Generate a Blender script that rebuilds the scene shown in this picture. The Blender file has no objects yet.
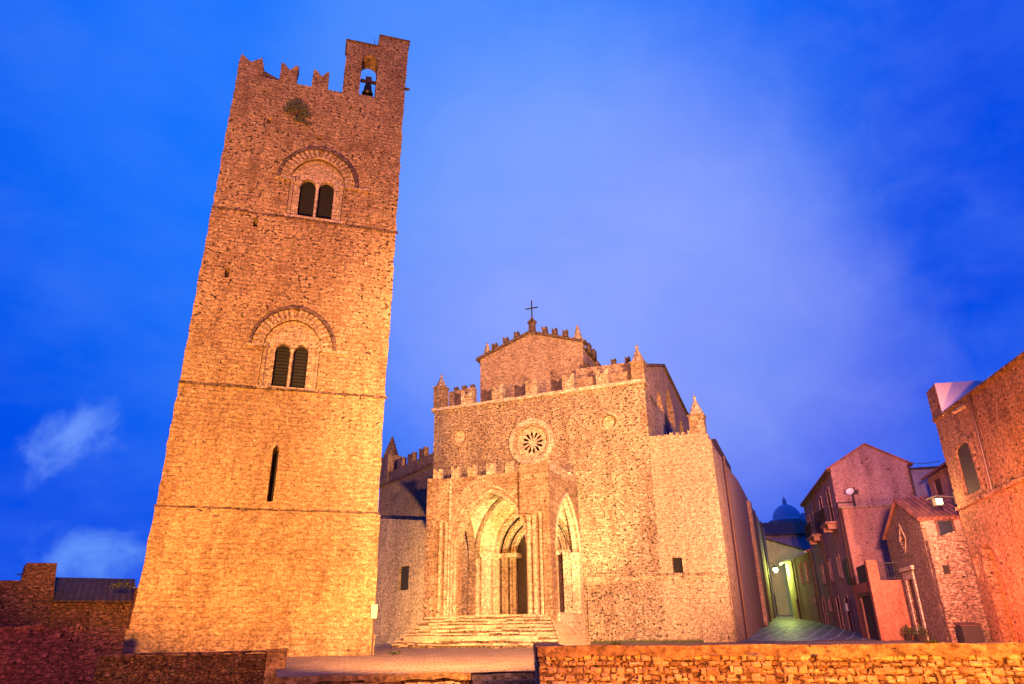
import bpy, bmesh, math, random
from mathutils import Vector, Matrix, noise
from mathutils.geometry import tessellate_polygon
random.seed(7)
RAD = math.radians
SC = bpy.context.scene
COL = SC.collection

# ------------------------------------------------------------------ camera
cam_d = bpy.data.cameras.new('camera'); cam = bpy.data.objects.new('camera', cam_d); COL.objects.link(cam)
cam_d.sensor_width = 36.0; cam_d.lens = 36.0 * 683.0 / 1024.0
cam_d.clip_start = 0.1; cam_d.clip_end = 6000
# rows = world axes expressed in camera axes; columns of the matrix are camera axes in the world
R = Matrix(((0.999907, 0.01363791, 0.0), (0.00531727, -0.38985232, -0.92086204), (-0.01255864, 0.9207764, -0.38988858)))
cam.matrix_world = R.to_4x4()
SC.camera = cam
def ray(px, py):
    return (R @ Vector((px - 512, 342 - py, -683.0))).normalized()

# ------------------------------------------------------------------ view + world
SC.view_settings.view_transform = 'Standard'; SC.view_settings.look = 'None'
SC.view_settings.exposure = 0.0; SC.view_settings.gamma = 1.0; SC.view_settings.use_curve_mapping = False
world = bpy.data.worlds.new('World'); SC.world = world; world.use_nodes = True
def lin(r, g, b):
    f = lambda c: (c / 12.92 if c <= 0.04045 else ((c + 0.055) / 1.055) ** 2.4)
    return (f(r / 255), f(g / 255), f(b / 255), 1.0)

class N:
    """small node-tree helper"""
    def __init__(s, tree): s.t = tree
    def n(s, typ, ins=None, **kw):
        nd = s.t.nodes.new(typ)
        for k, v in kw.items(): setattr(nd, k, v)
        for k, v in (ins or {}).items():
            sock = nd.inputs[k]
            if isinstance(v, bpy.types.NodeSocket): s.t.links.new(v, sock)
            else: sock.default_value = v
        return nd
    def math(s, op, a, b=0.0, clamp=False):
        return s.n('ShaderNodeMath', {0: a, 1: b}, operation=op, use_clamp=clamp).outputs[0]
    def mr(s, v, a, b, c=0.0, d=1.0, smooth=False):
        return s.n('ShaderNodeMapRange', {'Value': v, 'From Min': a, 'From Max': b, 'To Min': c, 'To Max': d},
                   interpolation_type='SMOOTHSTEP' if smooth else 'LINEAR').outputs[0]
    def mix(s, f, a, b, blend='MIX'):
        nd = s.n('ShaderNodeMix', data_type='RGBA', blend_type=blend)
        for i, v in ((0, f), (6, a), (7, b)):
            if isinstance(v, bpy.types.NodeSocket): s.t.links.new(v, nd.inputs[i])
            else: nd.inputs[i].default_value = v
        return nd.outputs[2]
    def vm(s, op, a, b=(0, 0, 0)):
        nd = s.n('ShaderNodeVectorMath', {0: a, 1: b}, operation=op)
        return nd.outputs['Value'] if op in ('DOT_PRODUCT', 'LENGTH') else nd.outputs[0]

def build_sky():
    t = world.node_tree; t.nodes.clear(); k = N(t)
    out = k.n('ShaderNodeOutputWorld')
    g = k.vm('NORMALIZE', k.n('ShaderNodeTexCoord').outputs['Generated'])
    # uneven thin cloud veil
    nz = k.n('ShaderNodeTexNoise', {'Vector': g, 'Scale': 2.2, 'Detail': 4.0, 'Roughness': 0.5}).outputs['Fac']
    nz2 = k.n('ShaderNodeTexNoise', {'Vector': k.vm('MULTIPLY', g, (1, 1, 2.2)), 'Scale': 6.0, 'Detail': 5.0, 'Roughness': 0.55}).outputs['Fac']
    nz3 = k.n('ShaderNodeTexNoise', {'Vector': g, 'Scale': 13.0, 'Detail': 7.0, 'Roughness': 0.6, 'Distortion': 0.6}).outputs['Fac']
    def blob(px, py, cin, cout):
        d = k.vm('DOT_PRODUCT', g, tuple(ray(px, py)))
        d = k.math('ADD', d, k.math('MULTIPLY', k.math('SUBTRACT', nz, 0.5), 0.05))
        return k.mr(d, math.cos(RAD(cout)), math.cos(RAD(cin)), 0, 1, True)
    base = k.mix(blob(420, 130, 4, 40), lin(0, 76, 232), lin(24, 118, 255))
    c = k.mix(blob(595, 295, 0, 24), base, lin(140, 164, 255))
    c = k.mix(k.math('MULTIPLY', blob(470, 90, 0, 18), 0.45), c, lin(110, 165, 255))
    c = k.mix(k.math('MULTIPLY', blob(770, 370, 0, 14), 0.4), c, lin(128, 142, 250))
    c = k.mix(k.mr(nz2, 0.35, 0.75, 0.0, 0.26), c, lin(90, 140, 250))
    c = k.mix(k.math('MULTIPLY', k.mr(nz3, 0.4, 0.75, 0.0, 0.15), blob(640, 320, 0, 34)), c, lin(165, 180, 255))
    def wisp(px, py, size, sl, col, amt):
        # a thin stretched cloud around one direction
        dr = ray(px, py); rt = dr.cross(Vector((0, 0, 1))).normalized(); up = rt.cross(dr)
        a = (rt * math.cos(sl) + up * math.sin(sl)) / size; b = (up * math.cos(sl) - rt * math.sin(sl)) / (size * 0.6)
        x = k.vm('DOT_PRODUCT', k.vm('SUBTRACT', g, tuple(dr)), tuple(a)); y = k.vm('DOT_PRODUCT', k.vm('SUBTRACT', g, tuple(dr)), tuple(b))
        f = k.vm('LENGTH', k.n('ShaderNodeCombineXYZ', {0: x, 1: y}).outputs[0])
        f = k.math('ADD', f, k.math('MULTIPLY', k.math('SUBTRACT', nz3, 0.5), 4.2))
        f = k.mr(f, 1.5, -0.6, 0, amt, True)
        front = k.mr(k.vm('DOT_PRODUCT', g, tuple(dr)), 0.9, 0.95)
        return k.math('MULTIPLY', f, front), col
    for w in (wisp(72, 434, 0.046, 0.7, lin(115, 158, 255), 0.9), wisp(88, 558, 0.055, 0.3, lin(105, 155, 255), 0.9)):
        c = k.mix(w[0], c, w[1])
    # below the horizon the dark ground
    z = k.n('ShaderNodeSeparateXYZ', {0: g}).outputs[2]
    c = k.mix(k.mr(z, -0.02, -0.08), c, lin(20, 25, 60))
    bg = k.n('ShaderNodeBackground', {'Color': c, 'Strength': 1.0})
    t.links.new(bg.outputs[0], out.inputs[0])
build_sky()

# ------------------------------------------------------------------ frames
class Fr:
    """local frame: x to the right along a front, y away from the viewer, z up"""
    def __init__(s, ox, oy, yaw): s.o = Vector((ox, oy, 0)); s.yaw = yaw; a = RAD(yaw); s.u = Vector((math.cos(a), -math.sin(a), 0)); s.d = Vector((math.sin(a), math.cos(a), 0))
    def w(s, u, d, z=0.0): return s.o + s.u * u + s.d * d + Vector((0, 0, z))
F_TOWER = Fr(-9.7064, 27.3274, -16.6)
F_CHURCH = Fr(11.2115, 38.3966, 22.3)
F_BIG = Fr(18.8066, 29.518, 13.5)
F_CHAPEL = Fr(18.5115, 32.0363, 14.6)
F_TERR = Fr(18.5296, 37.6915, 14.6)
F_HOUSE = Fr(22.1501, 47.0465, 14.6)

# ------------------------------------------------------------------ lamps of the town and added fill lamps
def lamp(name, kind, loc, target, power, col, size=0.3, cone=None, blend=0.5, parent=None):
    l = bpy.data.lights.new(name, kind); l.energy = power; l.color = col
    if kind in ('POINT', 'SPOT'): l.shadow_soft_size = size
    if kind == 'SPOT': l.spot_size = RAD(cone); l.spot_blend = blend
    if kind == 'SUN': l.angle = size
    o = bpy.data.objects.new(name, l); COL.objects.link(o)
    o.location = loc
    if target is not None: o.rotation_euler = (Vector(target) - Vector(loc)).to_track_quat('-Z', 'Y').to_euler()
    return o
ORANGE = (1.0, 0.42, 0.075); AMBER = (1.0, 0.52, 0.15); RED = (1.0, 0.2, 0.05)
lamp('tower_floodlight', 'SPOT', (-7.0, 9.0, 2.6), F_TOWER.w(0, 0, 13.0), 60000, (1.0, 0.39, 0.055), 0.5, 86, 0.35)
lamp('tower_top_fill', 'SPOT', (-3.0, -8.0, 1.5), F_TOWER.w(0, 0, 22), 54000, (1.0, 0.28, 0.20), 0.6, 36, 0.9)  # added fill for the dim upper tower, no known source
lamp('church_floodlight', 'SPOT', (8.0, 14.0, 2.0), F_CHURCH.w(-10, 0, 8.5), 38000, (1.0, 0.49, 0.19), 0.5, 62, 0.5)
lamp('church_high_floodlight', 'SPOT', (10.5, -4.0, 3.0), F_CHURCH.w(-11.5, 0, 12), 235000, (1.0, 0.44, 0.20), 0.6, 42, 0.5)
lamp('flank_fill', 'SPOT', (13.0, 15.0, 2.5), F_CHURCH.w(0, 22, 5.5), 52000, (1.0, 0.36, 0.2), 0.4, 32, 0.8)  # fill lamp added because the flank stayed too dark
lamp('porch_side_floodlight', 'SPOT', F_CHURCH.w(-5.6, -4.2, -0.3), F_CHURCH.w(-7.9, -1.0, 7), 8500, (1.0, 0.66, 0.27), 0.15, 72, 1.0)
lamp('porch_vault_light', 'SPOT', F_CHURCH.w(-10.4, -4.5, 1.0), F_CHURCH.w(-12.6, -2.2, 6.8), 5200, (1.0, 0.66, 0.27), 0.2, 78, 0.8)
lamp('porch_inner_light', 'SPOT', F_CHURCH.w(-11.8, -4.4, 1.4), F_CHURCH.w(-12.6, 0, 3.2), 420, (1.0, 0.62, 0.22), 0.2, 56, 0.5)
lamp('wing_floodlight', 'SPOT', (-10.0, 37.0, -0.2), (-7.5, 48.0, 2.4), 14000, (1.0, 0.50, 0.16), 0.1, 54, 0.1)
lamp('wall_floodlight', 'SPOT', (3.5, 2.5, 0.4), (5.2, 12.0, -0.6), 20000, (1.0, 0.27, 0.02), 0.4, 100, 0.9)
lamp('plaza_fill', 'SPOT', (-1.0, 11.0, 6.0), (-2.0, 24.5, -0.8), 80000, (1.0, 0.42, 0.15), 0.4, 50, 1.0)  # unseen fill lamp added to brighten the plaza paving
lamp('low_wall_fill', 'SPOT', (-7.0, 10.0, 0.6), (-8.0, 19.0, -1.0), 3600, (1.0, 0.30, 0.06), 0.3, 52, 0.9)  # unseen fill lamp added to lift the brown wall out of black
lamp('street_floodlight', 'SPOT', (8.0, 12.0, 3.5), (22.5, 46.0, 4.5), 62000, (1.0, 0.36, 0.29), 0.4, 40, 0.9)
lamp('red_wall_light', 'POINT', F_BIG.w(-2.2, -4.2, 0.8), None, 1900, (1.0, 0.12, 0.05), 0.2)
lamp('orange_wall_light', 'POINT', F_BIG.w(-3.5, -9.0, 2.4), None, 4800, (1.0, 0.28, 0.03), 0.2)
lamp('left_wall_light', 'SPOT', (-13.0, 12.0, 1.0), (-19.0, 27.0, 1.0), 6000, (1.0, 0.19, 0.05), 0.3, 90, 0.9)

# ------------------------------------------------------------------ materials
def mat_base(name):
    m = bpy.data.materials.new(name); m.use_nodes = True
    t = m.node_tree; t.nodes.clear(); k = N(t)
    out = k.n('ShaderNodeOutputMaterial'); b = k.n('ShaderNodeBsdfPrincipled'); t.links.new(b.outputs[0], out.inputs[0])
    return m, k, b
def C4(c): return (c[0], c[1], c[2], 1.0)
def plain(name, col, rough=0.6, metal=0.0, var=0.25, scale=6.0, bump=0.15):
    m, k, b = mat_base(name)
    co = k.n('ShaderNodeTexCoord').outputs['Object']
    nz = k.n('ShaderNodeTexNoise', {'Vector': co, 'Scale': scale, 'Detail': 6.0, 'Roughness': 0.6}).outputs['Fac']
    c = k.mix(k.mr(nz, 0.3, 0.7), C4([x * (1 - var) for x in col]), C4([min(1, x * (1 + var)) for x in col]))
    k.t.links.new(c, b.inputs['Base Color']); b.inputs['Roughness'].default_value = rough; b.inputs['Metallic'].default_value = metal
    bp = k.n('ShaderNodeBump', {'Height': nz, 'Strength': bump, 'Distance': 0.05}); k.t.links.new(bp.outputs[0], b.inputs['Normal'])
    return m
def glow(name, col, strength):
    m = bpy.data.materials.new(name); m.use_nodes = True; t = m.node_tree; t.nodes.clear(); k = N(t)
    e = k.n('ShaderNodeEmission', {'Color': C4(col), 'Strength': strength}); o = k.n('ShaderNodeOutputMaterial'); t.links.new(e.outputs[0], o.inputs[0]); return m

def stone(name, c1, c2, mort, kind='rubble', bw=0.5, bh=0.24, warp=0.05, pits=0.5, pit_scale=5.0, bump=1.0,
          stain=0.5, render=0.0, render_col=None, zwear=None, joint=1.0, island=False, rough=0.9, grain=0.58, cool=1.0, zrender=None):
    """masonry: coursed blocks or rubble, worn patches, dark pits, remains of old render"""
    w_ = lambda c: (c[0], c[1] * (0.87 + 0.13 * cool), c[2] * cool)
    c1, c2, mort = w_(c1), w_(c2), w_(mort); render_col = w_(render_col) if render_col else None
    m, k, b = mat_base(name)
    co = k.n('ShaderNodeTexCoord').outputs['Object']
    sp = k.n('ShaderNodeSeparateXYZ', {0: co}); x, y, z = sp.outputs
    wn = k.n('ShaderNodeTexNoise', {'Vector': co, 'Scale': 1.3, 'Detail': 4.0, 'Roughness': 0.6}).outputs['Color']
    wv = k.vm('SCALE', k.vm('SUBTRACT', wn, (0.5, 0.5, 0.5))); wv.node.inputs['Scale'].default_value = warp * 2
    wn2 = k.n('ShaderNodeTexNoise', {'Vector': co, 'Scale': 7.0, 'Detail': 3.0, 'Roughness': 0.6}).outputs['Color']
    wv2 = k.vm('SCALE', k.vm('SUBTRACT', wn2, (0.5, 0.5, 0.5))); wv2.node.inputs['Scale'].default_value = 0.11
    big = k.n('ShaderNodeTexNoise', {'Vector': co, 'Scale': 0.33, 'Detail': 5.0, 'Roughness': 0.62, 'Distortion': 0.4}).outputs['Fac']
    mid = k.n('ShaderNodeTexNoise', {'Vector': co, 'Scale': 2.1, 'Detail': 8.0, 'Roughness': 0.68}).outputs['Fac']
    fin = k.n('ShaderNodeTexNoise', {'Vector': co, 'Scale': 11.0, 'Detail': 6.0, 'Roughness': 0.75}).outputs['Fac']
    if island:
        rnd = k.n('ShaderNodeNewGeometry').outputs['Random Per Island']; edge = k.mr(mid, 0.0, 0.2)
    elif kind == 'ashlar':
        v = k.n('ShaderNodeCombineXYZ', {0: k.math('ADD', x, y), 1: z}).outputs[0]
        v = k.vm('ADD', k.vm('ADD', v, wv), wv2)
        bt = k.n('ShaderNodeTexBrick', {'Vector': v, 'Color1': (0, 0, 0, 1), 'Color2': (1, 1, 1, 1), 'Mortar': (0.5, 0.5, 0.5, 1), 'Scale': 1.0,
                 'Mortar Size': 0.014, 'Mortar Smooth': 0.8, 'Bias': 0.0, 'Brick Width': bw, 'Row Height': bh}, offset=0.47, squash=1.35, squash_frequency=3)
        rnd = k.n('ShaderNodeSeparateColor', {0: bt.outputs['Color']}).outputs[0]
        edge = k.math('SUBTRACT', 1.0, bt.outputs['Fac'])
    else:
        v = k.vm('MULTIPLY', k.vm('ADD', k.vm('ADD', co, wv), wv2), (1 / bw, 1 / bw, 1 / bh))
        vo = k.n('ShaderNodeTexVoronoi', {'Vector': v, 'Scale': 1.0, 'Randomness': 0.8})
        ve = k.n('ShaderNodeTexVoronoi', {'Vector': v, 'Scale': 1.0, 'Randomness': 0.8}, feature='DISTANCE_TO_EDGE')
        rnd = k.n('ShaderNodeSeparateColor', {0: vo.outputs['Color']}).outputs[0]
        edge = k.mr(ve.outputs['Distance'], 0.0, 0.16)
    col = k.mix(k.math('ADD', k.math('MULTIPLY', rnd, 0.65), k.math('MULTIPLY', k.mr(mid, 0.3, 0.7), 0.35)), C4(c1), C4(c2))
    joints = k.math('MULTIPLY', k.math('SUBTRACT', 1.0, edge), joint * 0.9)
    # joints break up: some open, some flush
    joints = k.math('MULTIPLY', joints, k.mr(mid, 0.42, 0.58, 0.1, 1.0))
    col = k.mix(joints, col, C4(mort))
    hgt = k.math('ADD', k.math('MULTIPLY', edge, 0.35 * joint), k.math('MULTIPLY', rnd, 0.25))
    hgt = k.math('ADD', hgt, k.math('MULTIPLY', mid, 0.6)); hgt = k.math('ADD', hgt, k.math('MULTIPLY', fin, 0.5))
    if render > 0:   # patches of old render over the masonry
        rm = k.mr(k.math('ADD', big, k.math('MULTIPLY', mid, 0.5)), 0.88 - render * 0.5, 0.98 - render * 0.5, 0, 1, True)
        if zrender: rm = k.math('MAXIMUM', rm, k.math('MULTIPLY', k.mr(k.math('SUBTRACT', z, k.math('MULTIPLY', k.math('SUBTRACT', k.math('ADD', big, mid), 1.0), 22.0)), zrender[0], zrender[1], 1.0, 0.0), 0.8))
        rc = k.mix(k.mr(fin, 0.3, 0.75), C4([q * 0.78 for q in (render_col or c2)]), C4(render_col or c2))
        col = k.mix(k.math('MULTIPLY', rm, 0.75), col, rc)
        hgt = k.mix(k.math('MULTIPLY', rm, 0.65), hgt, k.math('ADD', k.math('MULTIPLY', fin, 0.3), 0.95))
    if pits > 0:   # eroded hollows and missing small stones
        dens = k.math('ADD', k.math('MULTIPLY', big, 0.6), k.math('MULTIPLY', rnd, 0.25))
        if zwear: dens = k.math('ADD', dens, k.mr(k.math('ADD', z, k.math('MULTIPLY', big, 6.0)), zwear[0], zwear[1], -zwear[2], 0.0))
        dens = k.math('MULTIPLY', k.math('SUBTRACT', dens, 0.42), 0.45)
        pn = k.n('ShaderNodeTexNoise', {'Vector': k.vm('MULTIPLY', co, (1, 1, 1.25)), 'Scale': pit_scale, 'Detail': 2.0, 'Roughness': 0.55}).outputs['Fac']
        pm = k.mr(k.math('ADD', pn, dens), 0.71 - 0.08 * pits, 0.76 - 0.08 * pits)
        col = k.mix(k.math('MULTIPLY', pm, 0.85), col, C4([q * 0.14 for q in c1]))
        hgt = k.math('SUBTRACT', hgt, k.math('MULTIPLY', pm, 1.2))
    # weather stains
    st = k.mr(k.n('ShaderNodeTexNoise', {'Vector': k.vm('MULTIPLY', co, (1.6, 1.6, 0.35)), 'Scale': 0.9, 'Detail': 7.0, 'Roughness': 0.7}).outputs['Fac'], 0.45, 0.66)
    col = k.mix(k.math('MULTIPLY', st, stain), col, k.mix(1.0, col, (0.42, 0.34, 0.31, 1), 'MULTIPLY'))
    g1 = k.mr(fin, 0.37, 0.63, 1.0 - grain, 1.0 + grain * 0.45)
    g2 = k.mr(k.n('ShaderNodeTexNoise', {'Vector': k.vm('MULTIPLY', co, (1, 1, 2.2)), 'Scale': 4.2, 'Detail': 7.0, 'Roughness': 0.75}).outputs['Fac'], 0.39, 0.61, 1.0 - grain * 0.9, 1.0 + grain * 0.4)
    gg = k.math('MULTIPLY', g1, g2)
    col = k.mix(1.0, col, k.n('ShaderNodeCombineColor', {0: gg, 1: gg, 2: gg}).outputs[0], 'MULTIPLY')
    k.t.links.new(col, b.inputs['Base Color']); b.inputs['Roughness'].default_value = rough
    b.inputs['Specular IOR Level'].default_value = 0.2
    bp = k.n('ShaderNodeBump', {'Height': hgt, 'Strength': min(1.0, bump), 'Distance': 0.09 * max(1, bump)}); k.t.links.new(bp.outputs[0], b.inputs['Normal'])
    return m

def tiles(name, c1, c2, w=0.24, ln=0.38, axis='x'):
    m, k, b = mat_base(name)
    co = k.n('ShaderNodeTexCoord').outputs['Object']; x, y, z = k.n('ShaderNodeSeparateXYZ', {0: co}).outputs
    a, l = (x, y) if axis == 'x' else (y, x)
    wave = k.math('ABSOLUTE', k.math('SINE', k.math('MULTIPLY', a, math.pi / w)))
    nz = k.n('ShaderNodeTexNoise', {'Vector': co, 'Scale': 4.0, 'Detail': 6.0}).outputs['Fac']
    cell = k.n('ShaderNodeTexWhiteNoise', {'Vector': k.n('ShaderNodeCombineXYZ', {0: k.math('FLOOR', k.math('DIVIDE', a, w)), 1: k.math('FLOOR', k.math('DIVIDE', l, ln))}).outputs[0]}).outputs['Value']
    step = k.math('FRACT', k.math('DIVIDE', l, ln))
    col = k.mix(k.math('ADD', k.math('MULTIPLY', cell, 0.7), k.math('MULTIPLY', nz, 0.3)), C4(c1), C4(c2))
    k.t.links.new(col, b.inputs['Base Color']); b.inputs['Roughness'].default_value = 0.85
    h = k.math('ADD', wave, k.math('MULTIPLY', step, 0.5))
    bp = k.n('ShaderNodeBump', {'Height': h, 'Strength': 1.0, 'Distance': 0.08}); k.t.links.new(bp.outputs[0], b.inputs['Normal'])
    return m

def paving(name, c1, c2, joint, bw, bh, rot, rough=(0.35, 0.7), jw=0.03, bump=0.6):
    m, k, b = mat_base(name)
    co = k.n('ShaderNodeTexCoord').outputs['Object']
    v = k.n('ShaderNodeVectorRotate', {'Vector': co, 'Angle': rot}, rotation_type='Z_AXIS').outputs[0]
    wn = k.n('ShaderNodeTexNoise', {'Vector': co, 'Scale': 2.0, 'Detail': 3.0}).outputs['Color']
    wv = k.vm('SCALE', k.vm('SUBTRACT', wn, (0.5, 0.5, 0.5))); wv.node.inputs['Scale'].default_value = 0.09
    v = k.vm('ADD', v, wv)
    bt = k.n('ShaderNodeTexBrick', {'Vector': v, 'Color1': C4(c1), 'Color2': C4(c2), 'Mortar': C4(joint), 'Scale': 1.0, 'Mortar Size': jw,
             'Mortar Smooth': 0.3, 'Brick Width': bw, 'Row Height': bh}, squash=1.3, squash_frequency=2)
    nz = k.n('ShaderNodeTexNoise', {'Vector': co, 'Scale': 3.0, 'Detail': 8.0, 'Roughness': 0.7}).outputs['Fac']
    col = k.mix(k.mr(nz, 0.35, 0.7, 0.0, 0.55), bt.outputs['Color'], k.mix(1.0, bt.outputs['Color'], (0.45, 0.42, 0.4, 1), 'MULTIPLY'))
    k.t.links.new(col, b.inputs['Base Color']); k.t.links.new(k.mr(nz, 0.3, 0.7, rough[0], rough[1]), b.inputs['Roughness']); b.inputs['Specular IOR Level'].default_value = 0.25
    h = k.math('SUBTRACT', k.math('MULTIPLY', nz, 0.6), k.math('MULTIPLY', bt.outputs['Fac'], 0.5))
    bp = k.n('ShaderNodeBump', {'Height': h, 'Strength': bump, 'Distance': 0.05}); k.t.links.new(bp.outputs[0], b.inputs['Normal'])
    return m

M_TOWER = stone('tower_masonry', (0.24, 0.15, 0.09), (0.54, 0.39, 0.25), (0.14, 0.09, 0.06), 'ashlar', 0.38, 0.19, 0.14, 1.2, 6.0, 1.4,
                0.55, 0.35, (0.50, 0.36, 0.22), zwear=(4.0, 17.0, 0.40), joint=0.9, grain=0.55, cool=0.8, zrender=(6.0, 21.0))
M_TRIM = stone('carved_trim_stone', (0.38, 0.28, 0.18), (0.55, 0.43, 0.29), (0.2, 0.14, 0.09), 'ashlar', 0.6, 0.35, 0.06, 0.5, 7, 0.8, 0.35)
M_FACADE = stone('facade_masonry', (0.30, 0.21, 0.13), (0.64, 0.51, 0.35), (0.13, 0.09, 0.06), 'rubble', 0.27, 0.13, 0.09, 1.25, 6.0, 1.4, 0.6, 0.3, (0.52, 0.40, 0.26), joint=0.7)
M_PORCH = stone('porch_ashlar', (0.22, 0.15, 0.09), (0.42, 0.30, 0.18), (0.2, 0.14, 0.09), 'ashlar', 0.7, 0.34, 0.04, 0.5, 6.5, 0.9, 0.4, 0.2, (0.5, 0.38, 0.25))
M_PALE = stone('pale_limestone', (0.48, 0.38, 0.26), (0.66, 0.55, 0.40), (0.3, 0.22, 0.14), 'ashlar', 0.6, 0.4, 0.04, 0.35, 8, 0.7, 0.25)
M_VAULT = stone('vault_plaster', (0.55, 0.46, 0.30), (0.68, 0.58, 0.40), (0.4, 0.3, 0.18), 'ashlar', 0.5, 0.3, 0.03, 0.15, 8, 0.3, 0.2, joint=0.4)
M_CHAPELW = stone('side_chapel_render', (0.34, 0.25, 0.16), (0.50, 0.39, 0.27), (0.22, 0.15, 0.1), 'ashlar', 0.5, 0.25, 0.1, 0.5, 6, 0.9, 0.35, 0.55, (0.5, 0.38, 0.25))
M_SIDE = stone('side_wall_render', (0.34, 0.24, 0.18), (0.46, 0.34, 0.26), (0.2, 0.14, 0.1), 'ashlar', 0.6, 0.3, 0.08, 0.25, 5, 0.6, 0.45, 0.8, (0.46, 0.33, 0.26))
M_GABLE = stone('gable_render', (0.32, 0.22, 0.15), (0.46, 0.33, 0.23), (0.18, 0.12, 0.09), 'ashlar', 0.5, 0.25, 0.1, 0.35, 4, 0.6, 0.45, 0.75, (0.44, 0.31, 0.22))
M_WING = stone('wing_rubble', (0.2, 0.14, 0.1), (0.36, 0.26, 0.18), (0.1, 0.07, 0.05), 'rubble', 0.3, 0.16, 0.1, 0.5, 5, 1.0, 0.4, 0.35, (0.32, 0.24, 0.17))
M_DARKST = stone('weathered_dark_stone', (0.12, 0.08, 0.06), (0.26, 0.18, 0.13), (0.06, 0.04, 0.03), 'rubble', 0.3, 0.2, 0.1, 0.5, 6, 1.0, 0.5)
M_MERLON = stone('lichened_merlon_stone', (0.40, 0.32, 0.22), (0.60, 0.50, 0.36), (0.3, 0.2, 0.1), 'rubble', 0.6, 0.5, 0.05, 0.5, 7, 0.8, 0.5)
M_STEP = stone('worn_step_stone', (0.30, 0.22, 0.14), (0.56, 0.44, 0.28), (0.1, 0.07, 0.05), island=True, pits=0.3, pit_scale=6, bump=0.3, stain=0.4, rough=0.7, grain=0.3)
M_RUB_OR = stone('parapet_rubble', (0.22, 0.13, 0.07), (0.80, 0.64, 0.42), (0.1, 0.07, 0.05), island=True, pits=0.6, pit_scale=9, bump=0.7, stain=0.25, grain=0.3, cool=0.7)
M_MORT = stone('parapet_mortar', (0.26, 0.16, 0.08), (0.44, 0.29, 0.16), (0.06, 0.04, 0.02), 'rubble', 0.12, 0.07, 0.05, 0.8, 14, 1.2, 0.4, cool=0.7)
M_CAP = stone('mortar_capping', (0.28, 0.18, 0.08), (0.42, 0.28, 0.14), (0.3, 0.2, 0.1), 'rubble', 0.8, 0.6, 0.2, 0.25, 9, 0.35, 0.25, joint=0.1, cool=0.7)
M_BROWN = stone('brown_rubble', (0.10, 0.05, 0.03), (0.28, 0.16, 0.10), (0.07, 0.04, 0.03), island=True, pits=0.6, pit_scale=9, bump=1.0, stain=0.4, cool=0.7)
M_LEFTW = stone('old_red_rubble', (0.10, 0.045, 0.035), (0.24, 0.13, 0.10), (0.05, 0.03, 0.025), 'rubble', 0.24, 0.12, 0.1, 0.7, 5, 1.2, 0.4)
M_BIG = stone('townhouse_rubble', (0.16, 0.09, 0.055), (0.34, 0.21, 0.13), (0.09, 0.06, 0.04), 'rubble', 0.3, 0.17, 0.1, 0.6, 4, 1.1, 0.5, 0.6, (0.32, 0.19, 0.11), joint=0.6)
M_CHAP = stone('chapel_rubble', (0.22, 0.14, 0.10), (0.48, 0.34, 0.24), (0.12, 0.08, 0.06), 'rubble', 0.2, 0.11, 0.08, 0.6, 6, 1.1, 0.35, joint=0.8)
M_PINK = stone('pink_render', (0.40, 0.24, 0.23), (0.48, 0.30, 0.29), (0.3, 0.2, 0.18), 'ashlar', 3, 2, 0.2, 0.3, 4, 0.4, 0.6, 0.75, (0.46, 0.29, 0.27), joint=0.1, grain=0.3, cool=1.0)
M_ROSE = stone('rose_render', (0.40, 0.22, 0.18), (0.48, 0.28, 0.23), (0.3, 0.2, 0.18), 'ashlar', 3, 2, 0.2, 0.3, 4, 0.4, 0.6, 0.75, (0.48, 0.28, 0.22), joint=0.1, grain=0.3, cool=1.0)
M_TERR = stone('terracotta_render', (0.30, 0.12, 0.08), (0.40, 0.17, 0.11), (0.2, 0.1, 0.07), 'ashlar', 3, 2, 0.2, 0.3, 5, 0.3, 0.5, 0.7, (0.38, 0.16, 0.10), joint=0.1, grain=0.3)
M_YEL = stone('yellow_render', (0.40, 0.36, 0.22), (0.50, 0.45, 0.28), (0.3, 0.28, 0.2), 'ashlar', 3, 2, 0.2, 0.15, 5, 0.3, 0.4, 0.9, (0.46, 0.42, 0.26), joint=0.1, grain=0.15, cool=1.0)
M_GREY = stone('grey_far_render', (0.30, 0.27, 0.30), (0.38, 0.34, 0.38), (0.2, 0.2, 0.2), 'ashlar', 3, 2, 0.2, 0.15, 3, 0.3, 0.4, joint=0.2, grain=0.15, cool=1.0)
M_DOME = plain('hazed_dome_lead', (0.55, 0.5, 0.55), 0.8, var=0.1)  # lightened lavender tint puts distance haze into the dome's colour
M_WHITE = plain('whitewash', (0.74, 0.72, 0.72), 0.8, var=0.06, bump=0.1)
M_TILE = tiles('terracotta_tiles', (0.09, 0.035, 0.025), (0.24, 0.10, 0.07))
M_TILEY = tiles('terracotta_tiles_crosswise', (0.16, 0.06, 0.04), (0.34, 0.14, 0.09), axis='y')
M_TILED = tiles('dark_tiles', (0.02, 0.012, 0.01), (0.07, 0.035, 0.025))
M_WOOD = plain('dark_door_wood', (0.03, 0.015, 0.01), 0.7, var=0.4)
M_REDW = plain('red_brown_shutter_wood', (0.05, 0.018, 0.014), 0.65, var=0.35)
M_LOUV = plain('dark_louvre_wood', (0.006, 0.006, 0.012), 0.8, var=0.3)
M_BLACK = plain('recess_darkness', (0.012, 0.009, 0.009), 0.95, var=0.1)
M_IRON = plain('black_iron', (0.015, 0.014, 0.016), 0.75, 0.0, var=0.3)
M_BRONZE = plain('dark_bronze', (0.035, 0.03, 0.025), 0.45, 0.8, var=0.3)
M_PIPE = plain('copper_brown_pipe', (0.07, 0.035, 0.03), 0.5, 0.3)
M_GLASS = plain('dark_window_glass', (0.02, 0.025, 0.04), 0.12, 0.0, var=0.1, bump=0.02)
M_LITGL = plain('pale_window_panes', (0.45, 0.55, 0.6), 0.25, 0.0, var=0.15, bump=0.02)
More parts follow.
